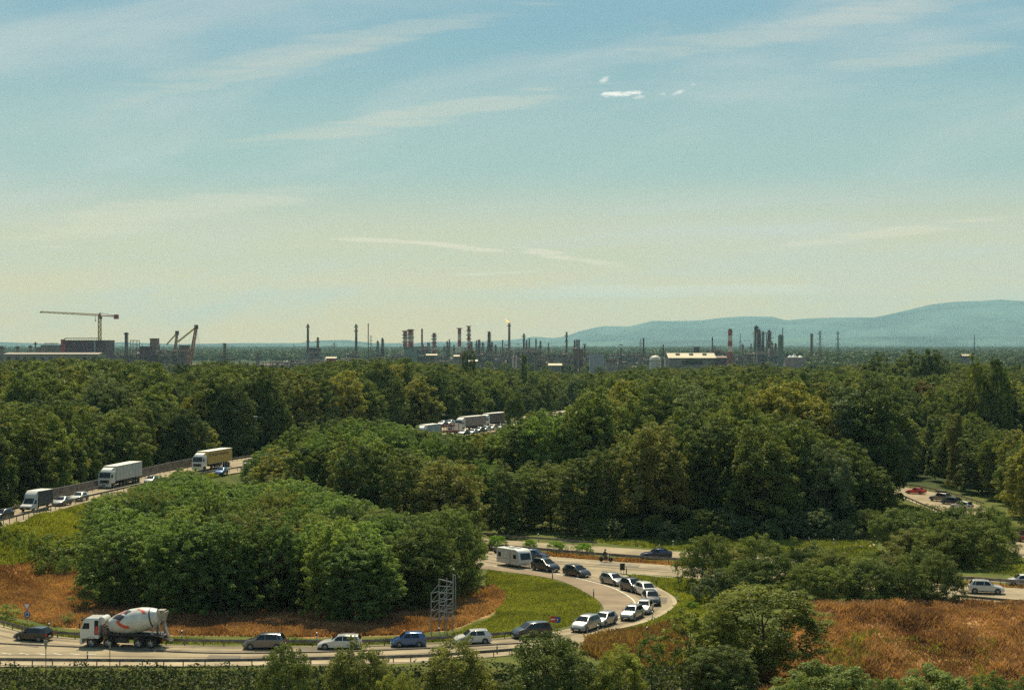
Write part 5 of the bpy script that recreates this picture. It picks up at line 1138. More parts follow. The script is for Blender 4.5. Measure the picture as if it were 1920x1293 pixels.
rail('guardrail behind the far carriageway in front of the wood', [(870, 1003, 0), (946, 1011.5, 0), (1010, 1016.5, 0), (1083, 1022, 0), (1120, 1024.8, 0)], sp=2.5, hgt=.85)
rail('dark guardrail below the white crossover at the right edge', [(1790, 1125, 0), (1860, 1131, 0), (1920, 1136, 0), (1990, 1142, 0)], sp=3.0, hgt=.75)
rail('long median barrier of the main highway', [(880, 1027, 0), (946, 1033.5, 0), (1017, 1039.5, 0), (1125, 1048.5, 0), (1281, 1059.5, 0), (1500, 1074.5, 0), (1700, 1087.5, 0), (1810, 1094.5, 0), (1920, 1102, 0), (1990, 1107, 0)], sp=3.3, hgt=1.05, beamh=.40)
# rusty plinth under the median barrier
DRYM = blades('median_grass', [(q_.x, q_.y) for q_ in resample([(880, 1024, 0), (1017, 1036, 0), (1281, 1056.5, 0), (1600, 1079, 0), (1990, 1104, 0)], 4)]+[(q_.x, q_.y) for q_ in resample([(1990, 1107.5, 0), (1700, 1089, 0), (1500, 1076.3, 0), (1281, 1061.3, 0), (1125, 1050.2, 0), (1017, 1041.4, 0), (880, 1029.5, 0)], 4)], 12000, .42, .10, DRY_M, 'dry weeds growing along the median barrier', 'weeds', .4, 31)
# noise wall beside the elevated highway
wp = resample([(88, 936, 5.2), (145, 924, 5.1), (200, 911.5, 5.05), (300, 885, 5.0), (380, 869.5, 5.0)], 2.0); o = thing('noise_wall', 'grey brown noise barrier wall beside the elevated highway', 'wall', tuple(wp[0])); c0 = Vector(wp[0]); WALLM = mat('noise_wall', (.20, .155, .125), .9, var=.2, scale=.6)
mb = MB(); mb.loft([[p-c0+Vector((0, -.08, -.6)), p-c0+Vector((0, -.08, 1.6)), p-c0+Vector((0, .08, 1.6)), p-c0+Vector((0, .08, -.6))] for p in wp]); mb.build('panel', WALLM, o)
mb = MB(); mb.loft([[p-c0+Vector((0, -.14, 1.6)), p-c0+Vector((0, -.14, 1.7)), p-c0+Vector((0, .14, 1.7)), p-c0+Vector((0, .14, 1.6))] for p in wp]); mb.build('coping', CONC, o)
for p in wp[::3]: mb = MB(); mb.box(tuple(p-c0+Vector((0, -.12, .5))), (.22, .12, 2.16)); mb.build('post', WALLM, o)
# delineator posts
WP = mat('white_plastic', (.70, .69, .64), .5, var=.05)
for px, py, lb in [(92, 1185, 'white delineator post behind the black hatchback'), (341, 1199, 'white delineator post behind the tail of the cement mixer'), (594, 1203, 'white delineator post left of the white estate car'), (823, 1194, 'white delineator post under the bare sign frame'), (1121, 1188.5, 'delineator post below the silver minivan'), (1223, 1162, 'delineator post on the lower outside of the bend'), (1230, 1096, 'dark delineator post on the upper outside of the bend'), (1271, 1134, 'dark delineator post at the tip of the bend'),
                   (1036, 1084.5, 'short dark post at the edge of the green meadow'), (1113, 1118.5, 'short dark post at the inside of the bend'), (1174.5, 1075.5, 'thin dark post right of the little sign by the gore'), (164, 1240, 'small grey post by the near guardrail'), (1009, 1012, 'white post in front of the wood above the green bushes'), (1236, 1032, 'white post beside the dark blue saloon'), (1262, 1026, 'white post on the verge in front of the wood'), (1517, 1018, 'dark post on the verge left of the white one'), (1563, 1022, 'white post by the pale slip road'), (1213, 1192, 'thin post in the scrub below the bend'), (932, 1224, 'grey post at the gap between the foreground trees')]:
    p = P(px, py); o = thing('delineator_post', lb, 'post', tuple(p), 0, 'roadside posts'); dk = 'dark' in lb or 'grey' in lb
    mb = MB(); mb.loft([[(-.07, -.06, 0), (.07, -.06, 0), (.06, .06, 0), (-.06, .06, 0)], [(-.06, -.05, 1.0), (.06, -.05, 1.0), (.05, .05, 1.06), (-.05, .05, 1.06)]]); mb.build('post', TRIM if dk else WP, o); mb = MB(); mb.box((0, -.058, .8), (.135, .02, .2)); mb.build('reflector', WP if dk else TRIM, o)
# give way + roundabout signs
SBLUE = mat('sign_blue', (.02, .07, .24), .4, var=.05); SRED = mat('sign_red', (.50, .025, .03), .4, var=.05); SWH = mat('sign_white', (.72, .71, .66), .4, var=.03)
def disc(mb, c, r_, y, n=24, th=.03): mb.add([(c[0]+r_*math.cos(2*math.pi*i/n), y, c[1]+r_*math.sin(2*math.pi*i/n)) for i in range(n)]+[(c[0]+r_*math.cos(2*math.pi*i/n), y+th, c[1]+r_*math.sin(2*math.pi*i/n)) for i in range(n)], [tuple(range(n)), tuple(reversed(range(n, 2*n)))]+[(i, (i+1) % n, n+(i+1) % n, n+i) for i in range(n)])
p = P(51, 1172); o = thing('road_sign', 'give way triangle above a blue roundabout disc on one pole', 'sign', tuple(p), R(-14), None)
mb = MB(); mb.tube((0, 0, 0), (0, 0, 2.55), .035); mb.build('pole', STEEL, o)
mb = MB(); mb.add([(-.52, -.05, 2.55), (.52, -.05, 2.55), (0, -.05, 1.66), (-.52, -.02, 2.55), (.52, -.02, 2.55), (0, -.02, 1.66)], [(0, 1, 2), (5, 4, 3), (0, 3, 4, 1), (1, 4, 5, 2), (2, 5, 3, 0)]); s1 = mb.build('triangle_sign', SRED, o); mb = MB(); mb.add([(-.36, -.056, 2.46), (.36, -.056, 2.46), (0, -.056, 1.83)], [(0, 1, 2)]); mb.build('triangle_face', SWH, s1)
mb = MB(); disc(mb, (0, 1.28), .40, -.05); s2 = mb.build('round_sign', SBLUE, o); mb = MB()
for k in range(3):
    a0 = R(90+120*k); pts = [(math.cos(a0+R(i*16))*.23, 1.28+math.sin(a0+R(i*16))*.23) for i in range(6)]
    for a, b_ in zip(pts[:-1], pts[1:]): mb.bar((a[0], -.056, a[1]), (b_[0], -.056, b_[1]), .06)
    e = pts[-1]; tt = a0+R(80); nx_, nz_ = math.cos(tt), math.sin(tt); mb.add([(e[0]+nx_*.09, -.057, e[1]+nz_*.09), (e[0]-nx_*.09, -.057, e[1]-nz_*.09), (e[0]-nz_*.13, -.057, e[1]+nx_*.13)], [(0, 1, 2)])
mb.build('arrow', SWH, s2)
# no entry + keep signs by the bend
p = P(1041, 1196); o = thing('road_sign', 'red no entry disc and blue disc side by side on one pole', 'sign', tuple(p), R(12), None); sc_ = 1.15
mb = MB(); mb.tube((0, 0, 0), (0, 0, 2.6), .04); mb.bar((-.45, 0, 2.05), (.45, 0, 2.05), .05); mb.build('pole', STEEL, o)
mb = MB(); disc(mb, (-.28, 2.1), .36, -.06); s1 = mb.build('no_entry_disc', SRED, o); mb = MB(); mb.box((-.28, -.065, 2.1), (.5, .012, .13)); mb.build('bar', SWH, s1)
mb = MB(); disc(mb, (.28, 2.0), .36, .03); s2 = mb.build('blue_disc', SBLUE, o); mb = MB(); mb.bar((.28, .02, 2.18), (.20, .02, 1.85), .06); mb.build('arrow', SWH, s2)
p = P(1167, 1076); o = thing('road_sign', 'small dark roadside sign seen from behind at the gore', 'sign', tuple(p), R(20), None); mb = MB(); mb.tube((-.2, 0, 0), (-.2, 0, 1.3), .03); mb.tube((.2, 0, 0), (.2, 0, 1.3), .03); mb.build('pole', TRIM, o); mb = MB(); mb.box((0, 0, 1.05), (.75, .04, .95)); mb.build('board', TRIM, o)
# small red triangle behind the dark leafy tree and the two thin poles in the foreground
for px, top, lb in ((86, 1202, 'thin pole with a small sign head in the foreground left of the cement mixer'), (206, 1204, 'thin dark pole in the foreground in front of the cement mixer')):
    d = 155.0; x = X_at(px, d); zb = float(height(x, d)); zt = Z_at(top, d); o = thing('sign_pole', lb, 'pole', (x, d, zb), 0, 'thin foreground poles')
    mb = MB(); mb.tube((0, 0, 0), (0, 0, zt-zb), .035, n=6); mb.build('pole', TRIM, o); mb = MB()
    if px < 100: mb.loft([[(-.20, -.03, zt-zb), (.20, -.03, zt-zb), (.20, .03, zt-zb), (-.20, .03, zt-zb)], [(-.04, -.03, zt-zb-.75), (.04, -.03, zt-zb-.75), (.04, .03, zt-zb-.75), (-.04, .03, zt-zb-.75)]]); mb.box((0, 0, zt-zb+.08), (.42, .06, .16))
    else: mb.loft([[(-.09, -.03, zt-zb), (.09, -.03, zt-zb), (.09, .03, zt-zb), (-.09, .03, zt-zb)], [(-.05, -.03, zt-zb-.55), (.05, -.03, zt-zb-.55), (.05, .03, zt-zb-.55), (-.05, .03, zt-zb-.55)]])
    mb.build('sign_head', STEEL, o)
# bare steel frame of a sign gantry
FR = mat('frame_steel', (.27, .27, .275), .5, .5, .15, 1)
p = P(832, 1187); D0 = p.y; o = thing('sign_gantry', 'tall bare steel lattice frame of an empty direction sign', 'sign', tuple(p), 0, None); s_ = D0/F
def fx(px, py, dd=0.0): return ((px-832)*s_, dd, (1187-py)*s_)
# two braced side trusses receding from the camera, joined by the sign bed
tr_ = []
for (xa, ya, xb, yb, dd, bot, nm) in ((809, 1109.5, 822, 1091, 0.0, 1187, 'left_truss'), (834, 1104, 836.5, 1089, .6, 1188, 'middle_truss')): pass
def truss(x0, x1, top0, top1, bot, rows, d0, d1):
    mb = MB(); mb.bar(fx(x0, bot, d0), fx(x0, top0, d0), .085); mb.bar(fx(x1, bot, d1), fx(x1, top1, d1), .10)
    for k in range(rows):
        ya = top0+(1160-top0)*k/(rows-1); mb.bar(fx(x0, ya, d0), fx(x1, ya, d1), .055)
        mb.bar(fx(x0, ya, d0), fx(x1, ya-14, d1), .05)
    return mb
truss(809, 822.5, 1110, 1087, 1187, 4, -.6, .8).build('left_truss', FR, o)
truss(834, 848.5, 1106, 1079, 1189, 4, -.2, 1.2).build('right_truss', FR, o)
truss(824.5, 837, 1112, 1086, 1188, 4, -.4, 1.0).build('middle_truss', FR, o)
mb = MB(); mb.bar(fx(823, 1087, .8), fx(850, 1095, 1.3), .11); mb.bar(fx(849.5, 1080, 1.2), fx(853, 1082, 1.5), .1); mb.bar(fx(853, 1082, 1.5), fx(853.5, 1149, 1.5), .11); mb.bar(fx(849.5, 1080, 1.2), fx(849.5, 1149, 1.2), .09)
for ya in (1100, 1112, 1124, 1136, 1148): mb.bar(fx(823, ya, .9), fx(849, ya+3, 1.3), .05)
mb.build('sign_bed', FR, o)
# street lamp in the wood behind the highway and small overhead lamps
for px, py, top, lb in ((492, 872, 782, 'slim street lamp rising from the wood above the yellow lorry'), (841, 806, 778, 'small street lamp left of the distant lorries')):
    d = D_of(py, 5.5); x = X_at(px, d); o = thing('street_lamp', lb, 'lamp', (x, d, 5.3), 0, 'street lamps beside the highway'); h = Z_at(top, d)-5.3
    mb = MB(); mb.tube((0, 0, 0), (0, 0, h), .07, .035, 8); mb.bar((0, 0, h), (-1.2, -.3, h+.15), .07); mb.build('pole', TRIM, o); mb = MB(); mb.box((-1.5, -.35, h+.17), (.9, .3, .14)); mb.build('lamp_head', WP, o)
# ---------------------------------------------------------------- refinery and plants on the horizon
MR = mat('works_red', (.30, .035, .03), .6, var=.15, scale=.1); MWh = mat('works_white', (.56, .50, .40), .6, var=.1, scale=.1); MDk = mat('works_dark', (.065, .042, .036), .7, var=.3, scale=.1); MRu = mat('works_rust', (.17, .085, .055), .7, var=.3, scale=.1)
MGr = mat('works_grey', (.23, .185, .155), .7, var=.3, scale=.08); MGn = mat('works_green', (.16, .19, .15), .7, var=.15, scale=.1); MPk = mat('works_pinkish', (.30, .21, .18), .7, var=.25, scale=.08); MSt = mat('works_steel', (.15, .095, .075), .6, .3, .2, .1); MYe = mat('crane_yellow', (.50, .36, .10), .6, var=.1, scale=.2)
MCr = mat('crane_orange', (.34, .13, .05), .6, var=.1, scale=.2); MRoof = mat('pale_roof', (.38, .31, .185), .6, var=.08, scale=.05); MMar = mat('works_maroon', (.085, .035, .045), .7, var=.2, scale=.1); MBl = mat('blue_grey_wall', (.24, .26, .28), .7, var=.1, scale=.05)
WORKS = 'chimneys and columns of the refinery'
def wthing(name, label, cat, px, d, group=WORKS): return thing(name, label, cat, (X_at(px, d), d, 0), 0, group)
def S(d): return d/F
def stack(px, w_, top, d, label, m=MRu, bands=None, taper=.85, plat=(), name='chimney', cat='chimney', capm=None, ladder=True, bot=None):
    o = wthing(name, label, cat, px, d); s_ = S(d); h = Z_at(top, d); r0 = w_*s_/2*(1.22 if w_ < 5 else 1.08)
    if bands:
        hb = Z_at(bands[0], d) if bands[0] else h; n = bands[1]; z0b = Z_at(bands[2], d); mb = MB(); mb.cur = 0
        rr = lambda z: r0*(1+(1/taper-1)*(1-z/h))
        mb.tube((0, 0, 0), (0, 0, z0b), rr(0), rr(z0b), 16); mb.build('shaft', m, o, True)
        for k in range(n):
            za, zb_ = z0b+(h-z0b)*k/n, z0b+(h-z0b)*(k+1)/n; mb = MB(); mb.tube((0, 0, za), (0, 0, zb_), rr(za), rr(zb_), 16); mb.build('band', MR if (n-1-k) % 2 == 0 else MWh, o, True)
    else: mb = MB(); mb.tube((0, 0, 0), (0, 0, h), r0/taper, r0, 14); mb.build('shaft', m, o, True)
    mb = MB()
    for y_ in plat: z = Z_at(y_, d); mb.lathe([(r0*1.05, z-.2), (r0+2.0*s_*1.2, z-.2), (r0+2.0*s_*1.2, z+.9), (r0+1.9*s_*1.2, z+.9), (r0+1.8*s_*1.2, z), (r0*1.05, z)], n=12)
    if ladder: mb.box((r0+.5, 0, h*.5), (.5, .5, h*.98))
    if plat or ladder: mb.build('platform', MSt, o)
    if capm: mb = MB(); mb.tube((0, 0, h), (0, 0, h+2.2*s_), r0*.8, r0*.7, 12); mb.build('cap', capm, o)
    return o
def lattice(mb, p0, p1, w0, w1, n, b_, axis_='z'):
    p0, p1 = Vector(p0), Vector(p1); ax = (p1-p0).normalized(); e = Vector((0, 1, 0)); u_ = ax.cross(e).normalized()
    def pt(t_, a, c_): w_ = (w0+(w1-w0)*t_)/2; return p0.lerp(p1, t_)+u_*a*w_+e*c_*w_
    for a, c_ in ((-1, -1), (1, -1), (1, 1), (-1, 1)): mb.bar(pt(0, a, c_), pt(1, a, c_), b_)
    for k in range(n):
        t0, t1 = k/n, (k+1)/n; sg = 1 if k % 2 else -1
        for c_ in (-1, 1): mb.bar(pt(t0, -sg, c_), pt(t1, sg, c_), b_*.7); mb.bar(pt(t1, -1, c_), pt(t1, 1, c_), b_*.6)
        for a in (-1, 1): mb.bar(pt(t0, a, -sg), pt(t1, a, sg), b_*.7)
def pylon(px, top, w_, d, label, arms=3, m=MSt):
    o = wthing('pylon', label, 'pylon', px, d, 'power pylons'); s_ = S(d); h = Z_at(top, d); mb = MB(); b_ = max(.3, .42*s_); lattice(mb, (0, 0, 0), (0, 0, h*.55), w_*s_*.9, w_*s_*.4, 6, b_); lattice(mb, (0, 0, h*.55), (0, 0, h), w_*s_*.4, w_*s_*.16, 7, b_*.8); mb.build('tower', m, o)
    for k in range(arms): z = h*(.66+.13*k); L = w_*s_*(.75-.1*k); mb = MB(); mb.bar((-L, 0, z), (L, 0, z), b_*.9); mb.bar((-L, 0, z), (0, 0, z+2.5), b_*.6); mb.bar((L, 0, z), (0, 0, z+2.5), b_*.6); mb.build('crossarm', m, o)
    return o
def column(px, w_, top, d, label, m=MRu, seed=0, group=WORKS):
    """distillation column ringed by platforms"""
    rg_ = random.Random(seed); o = wthing('column', label, 'column', px, d, group); s_ = S(d); h = Z_at(top, d); r_ = w_*s_/2*.86
    mb = MB(); mb.lathe([(r_, 0), (r_, h*.62), (r_*.86, h*.65), (r_*.86, h-r_), (r_*.5, h-.3*r_), (.1, h)], n=14); mb.build('vessel', m, o, True)
    mb = MB(); z = h*.25
    while z < h*.98:
        a0 = rg_.uniform(0, 6); rr = r_+rg_.uniform(.8, 1.8)*s_
        mb.lathe([(r_, z), (rr, z), (rr, z+.25), (r_, z+.25)], n=10); mb.lathe([(rr*.98, z+1.0), (rr, z+1.0), (rr, z+1.25), (rr*.98, z+1.25)], n=10); z += rg_.uniform(4.5, 8)
    mb.build('platform', MSt, o)
    mb = MB(); x = r_*1.15; mb.tube((x, -.5, h*.1), (x, -.5, h*.93), .45*s_); mb.tube((x, -.5, h*.93), (0, 0, h*1.01), .45*s_); mb.tube((-x, .2, h*.05), (-x, .2, h*.8), .3*s_); mb.build('pipe', MGr, o)
    return o
def unit(px0, px1, top, d, label, seed=0, m=MRu, levels=5, vessels=4, group='process units of the refinery', dense=1.0):
    """open steel process structure with vessels and pipes inside"""
    rg_ = random.Random(seed); pc = (px0+px1)/2; o = wthing('process_unit', label, 'plant', pc, d, group); s_ = S(d); W = (px1-px0)*s_; h = Z_at(top, d); dep = min(18, W*.6)
    mb = MB(); nx_ = max(2, int(W/7)); b_ = .62
    hs_ = [h*rg_.uniform(.72, 1.0) for _ in range(nx_+1)]; hs_[rg_.randrange(nx_)] = h
    for i in range(nx_+1):
        x = -W/2+W*i/nx_
        for y_ in (-dep/2, dep/2): mb.bar((x, y_, 0), (x, y_, hs_[i]), b_)
    for k in range(1, levels+1):
        z = h*k/levels*.98
        for i in range(nx_):
            if z <= min(hs_[i], hs_[i+1])+.5:
                xa, xb = -W/2+W*i/nx_, -W/2+W*(i+1)/nx_
                mb.bar((xa, -dep/2, z), (xb, -dep/2, z), b_); mb.bar((xa, dep/2, z), (xb, dep/2, z), b_)
                if rg_.random() < .6*dense: mb.box(((xa+xb)/2, 0, z), ((xb-xa), dep, .3))
                if rg_.random() < .5: mb.bar((xa, -dep/2, z-h/levels), (xb, -dep/2, z), b_*.6)
    mb.build('frame', MSt, o)
    for k in range(vessels):
        x = rg_.uniform(-W*.42, W*.42); z = h*rg_.uniform(.1, .75); r_ = rg_.uniform(1.2, 2.4); mb = MB(); mm = rg_.choice([m, MGr, MPk, MWh, m])
        if rg_.random() < .5: mb.tube((x-r_*2, -dep*.4, z), (x+r_*2, -dep*.4, z), r_, n=12)
        else: hh = h*rg_.uniform(.3, .8); mb.lathe([(r_, 0), (r_, hh), (r_*.5, hh+r_*.6), (.05, hh+r_*.7)], (x, -dep*.3, 0), 12)
        mb.build('vessel', mm, o, True)
    for mm in (MSt, m, MDk):
        mb = MB()
        for k in range(int(W/7*dense)+1):
            x = rg_.uniform(-W*.47, W*.47); bw = rg_.uniform(1.5, 6.5); bh = rg_.uniform(1.5, h*.22); z = rg_.uniform(bh/2, h*.85-bh/2) if rg_.random() < .6 else bh/2+h*.3; mb.box((x, rg_.uniform(-dep*.4, dep*.4), z), (bw, rg_.uniform(2, 5), bh))
        mb.build('equipment', mm, o)
    mb = MB()
    for k in range(int(6*dense)+4):
        z = h*rg_.uniform(.15, .9); xa = rg_.uniform(-W/2, W/4); mb.tube((xa, -dep*.52, z), (xa+W*rg_.uniform(.2, .5), -dep*.52, z), .35)
        x = rg_.uniform(-W/2, W/2); mb.tube((x, -dep*.53, 0), (x, -dep*.53, h*rg_.uniform(.4, 1.0)), .35)
    mb.build('pipework', MGr, o); return o
def shed(px0, px1, top, eave, d, label, roofm=MRoof, wallm=MBl, vents=0, depth=30, group='sheds and halls of the works', doors=0):
    pc = (px0+px1)/2; o = wthing('industrial_shed', label, 'building', pc, d, group); s_ = S(d); W = (px1-px0)*s_; zt = Z_at(top, d); ze = Z_at(eave, d)
    zr = ze+(zt-ze)*1.0; mb = MB(); mb.loft([[(-W/2, 0, 0), (-W/2, 0, ze), (-W/2, depth/2, zr-.1), (-W/2, depth, ze), (-W/2, depth, 0)], [(W/2, 0, 0), (W/2, 0, ze), (W/2, depth/2, zr-.1), (W/2, depth, ze), (W/2, depth, 0)]]); mb.build('wall', wallm, o)
    e = 1.0; mb = MB(); mb.loft([[(x, -e, ze-.3), (x, -e, ze+.15), (x, depth/2, zr+.35), (x, depth+e, ze+.15), (x, depth+e, ze-.3), (x, depth/2, zr-.05)] for x in (-W/2-e, W/2+e)]); rf = mb.build('roof', roofm, o)
    for k in range(vents): mb = MB(); x = -W/2+W*(k+.7)/(vents+.4); mb.box((x, depth*.3, (ze+zr)/2+1.2), (W*.09, 3, 1.8)); mb.build('roof_vent', roofm, rf)
    for k in range(doors): mb = MB(); x = -W/2+W*(k+.5)/doors; mb.box((x, -.1, ze*.80), (W/doors*.45, .3, ze*.18)); mb.build('window', MDk, o)
    return o
def tank(px, w_, top, d, label, m=MGr, dome=0.0, group='tanks of the works', capm=None):
    o = wthing('storage_tank', label, 'tank', px, d, group); s_ = S(d); r_ = w_*s_/2; h = Z_at(top, d)
    mb = MB(); prof = [(r_, 0), (r_, h-dome*r_)]
    if dome: prof += [(r_*math.cos(R(a)), h-dome*r_+dome*r_*math.sin(R(a))) for a in (20, 40, 60, 80, 89)]
    else: prof += [(r_*.98, h)]
    mb.lathe(prof, n=22); mb.build('shell', m, o, True)
    mb = MB(); mb.lathe([(r_+.15, h-dome*r_-.5), (r_+.5, h-dome*r_-.5), (r_+.5, h-dome*r_+.6), (r_+.3, h-dome*r_+.6)], n=22); mb.tube((r_*.6, -r_*.85, 0), (r_*.6, -r_*.85, h-dome*r_), .25); mb.build('handrail', capm or MSt, o); return o
# left plant
A = 1900
o = wthing('tower_crane', 'pale yellow tower crane with red counterweight above the dark hall', 'crane', 187, A, None); s_ = S(A); h = Z_at(594, A); mb = MB(); lattice(mb, (0, 0, 0), (0, 0, h), 3.0, 3.0, 22, .55); mb.build('mast', MYe, o)
mb = MB(); lattice(mb, (0, 0, h+2.2), ((76-187)*s_, 0, Z_at(584.5, A)), 2.2, 1.4, 26, .42); mb.build('jib', MYe, o); mb = MB(); mb.bar((0, 0, h+1.6), ((217-187)*s_, 0, h+.6), 1.0); mb.bar((0, 0, h+4.6), ((213-187)*s_, 0, h+1.8), .45); mb.build('counter_jib', MCr, o)
mb = MB(); mb.box(((218-187)*s_, 0, h+.2), (5.2, 2.6, 5.2)); mb.build('counterweight', MR, o); mb = MB(); mb.lathe([(1.5, h-2.2), (2.0, h-2), (2.0, h+1.5), (1.2, h+3.5), (.4, h+5)], n=10); mb.build('slewing_head', MCr, o); mb = MB(); mb.box((2.0, -1.2, h-1), (2.2, 2, 2.4)); mb.build('cabin', MDk, o); mb = MB(); mb.box(((77.5-187)*s_, 0, Z_at(585.5, A)), (3.4, 1.4, 1.2)); mb.tube(((179-187)*s_, 0, h+.5), ((179-187)*s_, 0, h-4), .25); mb.box(((179-187)*s_, 0, h-4.4), (1.2, 1, 1.2)); mb.build('trolley_hook', MDk, o)
def hall(px0, px1, top, d, label, m, extra=True, depth=40, panelm=None):
    pc = (px0+px1)/2; o = wthing('hall', label, 'building', pc, d, 'sheds and halls of the works'); s_ = S(d); W = (px1-px0)*s_; h = Z_at(top, d); mb = MB(); mb.box((0, depth/2, h/2), (W, depth, h)); mb.build('wall', m, o)
    mb = MB(); mb.box((0, depth/2, h+.3), (W+1, depth+1, .6)); mb.build('roof_edge', MDk, o)
    if extra:
        mb = MB(); z = h+2.6
        mb.tube((-W/2+2, 2, h), (-W/2+4, 2, z), .4); mb.tube((-W/2+4, 2, z), (W/2-W*.15, 2, z), .45)
        for k in range(14): mb.bar((-W/2+5+(W*.8)*k/14, 2, h), (-W/2+5+(W*.8)*k/14, 2, z), .25)
        mb.build('roof_pipe', MGr, o)
    return o
ho = hall(114, 198, 638.5, A-120, 'large dark maroon hall under the tower crane', MMar); s_ = S(A-120)
mb = MB(); mb.tube(((178-156)*s_, -.8, 10), ((178-156)*s_, -.8, Z_at(639, A-120)), .9); mb.build('downpipe', MBl, ho); mb = MB(); mb.box(((118.5-156)*s_, -.3, Z_at(650, A-120)), (4.5, .6, 16)); mb.build('red_panel', MR, ho)
hall(76, 114, 648, A-80, 'lower grey hall left of the dark maroon hall', MGr); hall(66, 80, 652, A-40, 'small grey block at the left end of the lower hall', MGr, False)
shed(8, 183, 661.5, 664, A-420, 'long low beige building with a row of dark openings in front of the halls', mat('beige_roof', (.21, .165, .125), .7, var=.1, scale=.05), mat('beige_wall', (.30, .235, .175), .7, var=.1, scale=.05), 0, 30, doors=11)
for px, w_, top, lb in ((3, 8, 651, 'thick grey chimney with dark top at the left edge'), (33, 4.5, 650.5, 'short grey chimney with dark cap left of the halls'), (57, 3.6, 649, 'short pale chimney next to the halls'), (66.5, 2.4, 643, 'small mushroom-topped vent left of the dark hall')):
    stack(px, w_, top, A-200, lb, MGr, taper=.95, plat=(top+1.5,), capm=MDk, ladder=False)
stack(236.5, 4.4, 623, A, 'dark single chimney with a ringed top between the halls and the steel framework', MDk, taper=.93, plat=(626,))
unit(240, 300, 651, A, 'left part of the rusty framework plant', 1, MRu, 4, 7, dense=1.6); unit(247, 283, 637, A+60, 'open scaffold frame rising on the left of the framework plant', 2, MGr, 7, 1, dense=.1)
unit(296, 352, 647, A+10, 'right part of the rusty framework plant below the crawler cranes', 3, MRu, 5, 8, dense=1.6); hall(281, 294, 635, A+90, 'dark rusty block on top of the framework plant', MRu, False, 14); hall(336, 351.5, 648, A+60, 'brown boxed bay at the right end of the framework plant', MRu, False, 14); hall(262, 285, 650, A-20, 'maroon block low in the framework plant', MMar, False, 16)
unit(300, 322, 655, A-60, 'low pipework in front of the framework plant', 7, MPk, 4, 5, dense=1.6)
def crawler(label, base, tip, back, d, w_=2.6, m=MCr):
    o = wthing('crawler_crane', label, 'crane', base[0], d, 'crawler cranes'); s_ = S(d); f = lambda q_: ((q_[0]-base[0])*s_, 0, Z_at(q_[1], d))
    mb = MB(); lattice(mb, (0, 0, 3), f(tip), w_*1.4, w_*.8, 18, .75); mb.build('boom', m, o); mb = MB(); lattice(mb, f(back), f(tip), w_*.45, w_*.45, 16, .45); mb.build('back_mast', MYe, o)
    mb = MB(); mb.bar(f(tip), (f(tip)[0]+2.5, 0, 6), .18); mb.bar(f(tip), (f(tip)[0]+6, 0, 20), .18); mb.build('hoist_rope', MSt, o); mb = MB(); mb.box((-2, 0, 2.6), (9, 5, 3)); mb.build('cabin', m, o); mb = MB(); mb.box((-1, -3, .8), (10, 1.2, 1.6)); mb.box((-1, 3, .8), (10, 1.2, 1.6)); mb.build('track', MDk, o); mb = MB(); mb.box((f(tip)[0], 0, f(tip)[2]), (4.0, 3.2, 5)); mb.build('boom_head', MMar, o)
crawler('tall orange crawler crane right of the framework plant', (354, 688), (368, 613), (333, 641), A-40)
crawler('shorter orange crawler crane behind the framework plant', (324, 660), (332, 624), (312, 646), A+80, 2.2)
unit(412, 438, 660, A+200, 'low rusty plant right of the crawler cranes', 8, MRu, 3, 4); stack(421, 3.6, 643, A+150, 'dark column alone right of the crawler cranes', MDk, plat=(646,))
# brown pipe yards
for i, (a, b_, t_, d, lb) in enumerate([(484, 560, 676, 1750, 'left part of the low brown pipe yard'), (520, 600, 671, 1900, 'middle of the low brown pipe yard'), (590, 665, 668, 1950, 'right part of the low brown pipe yard below the tall stacks'), (640, 692, 672, 1850, 'right end of the low brown pipe yard')]): unit(a, b_, t_, d, lb, 20+i, MPk, 3, 9, dense=1.8)
tank(483, 7, 662, 1800, 'grey round tank at the left end of the brown pipe yard', MGr)
shed(612, 629, 669.5, 671.5, 1700, 'small shed with a pale cream roof in the brown pipe yard', MRoof, MR, 0, 12)
B = 2200
stack(577, 2.4, 607, B, 'tall slim ringed stack left of the blue grey boiler house', MDk, taper=.6, plat=(613, 640)); stack(595.5, 2.8, 632, B, 'short stack behind the boiler house', MRu, plat=(641,), taper=.6)
unit(577, 604, 651, B, 'dark boiler house between the two left stacks', 30, MBl, 4, 5, dense=1.8); hall(580, 600, 653, B+5, 'blue grey boiler block', mat('dark_blue_grey', (.07, .075, .09), .7, var=.2, scale=.05), False, 14)
stack(667.5, 2.6, 607.5, B, 'tall dark ringed stack left of the thin needle stack', MDk, taper=.6, plat=(613, 621)); stack(690.5, 1.5, 606, B, 'thin needle stack with a white foot', MRu, taper=.9, ladder=False)
unit(652, 672, 654, B-40, 'pale and brown unit at the foot of the ringed stack', 31, MPk, 3, 4, dense=1.6); pylon(695.5, 628, 5, 2900, 'grey lattice mast right of the needle stack'); pylon(627, 641, 10, 4200, 'distant pylon between the two left stacks', 2); pylon(551, 645, 3, 4200, 'distant thin mast in front of the far forest', 1)
column(708, 5, 638, B, 'grey green column left of the paired columns', MGn, 1); column(717, 5.5, 633, B, 'paired dark column with bent overhead pipe', MDk, 2); unit(700, 726, 660, B-30, 'small steelwork at the foot of the paired columns', 32, MGr, 3, 3)
stack(759.5, 6.6, 620, B, 'left red and white banded tower of the close pair', MGr, (620, 4, 664), .97, (621, 628, 634, 641)); stack(769.8, 8.6, 617, B+10, 'wider red and white banded tower of the close pair', MGr, (617, 4, 663), .95, (619, 633)); stack(791.3, 2.7, 616, B, 'slim red chimney right of the banded pair', MR, taper=.9, ladder=False)
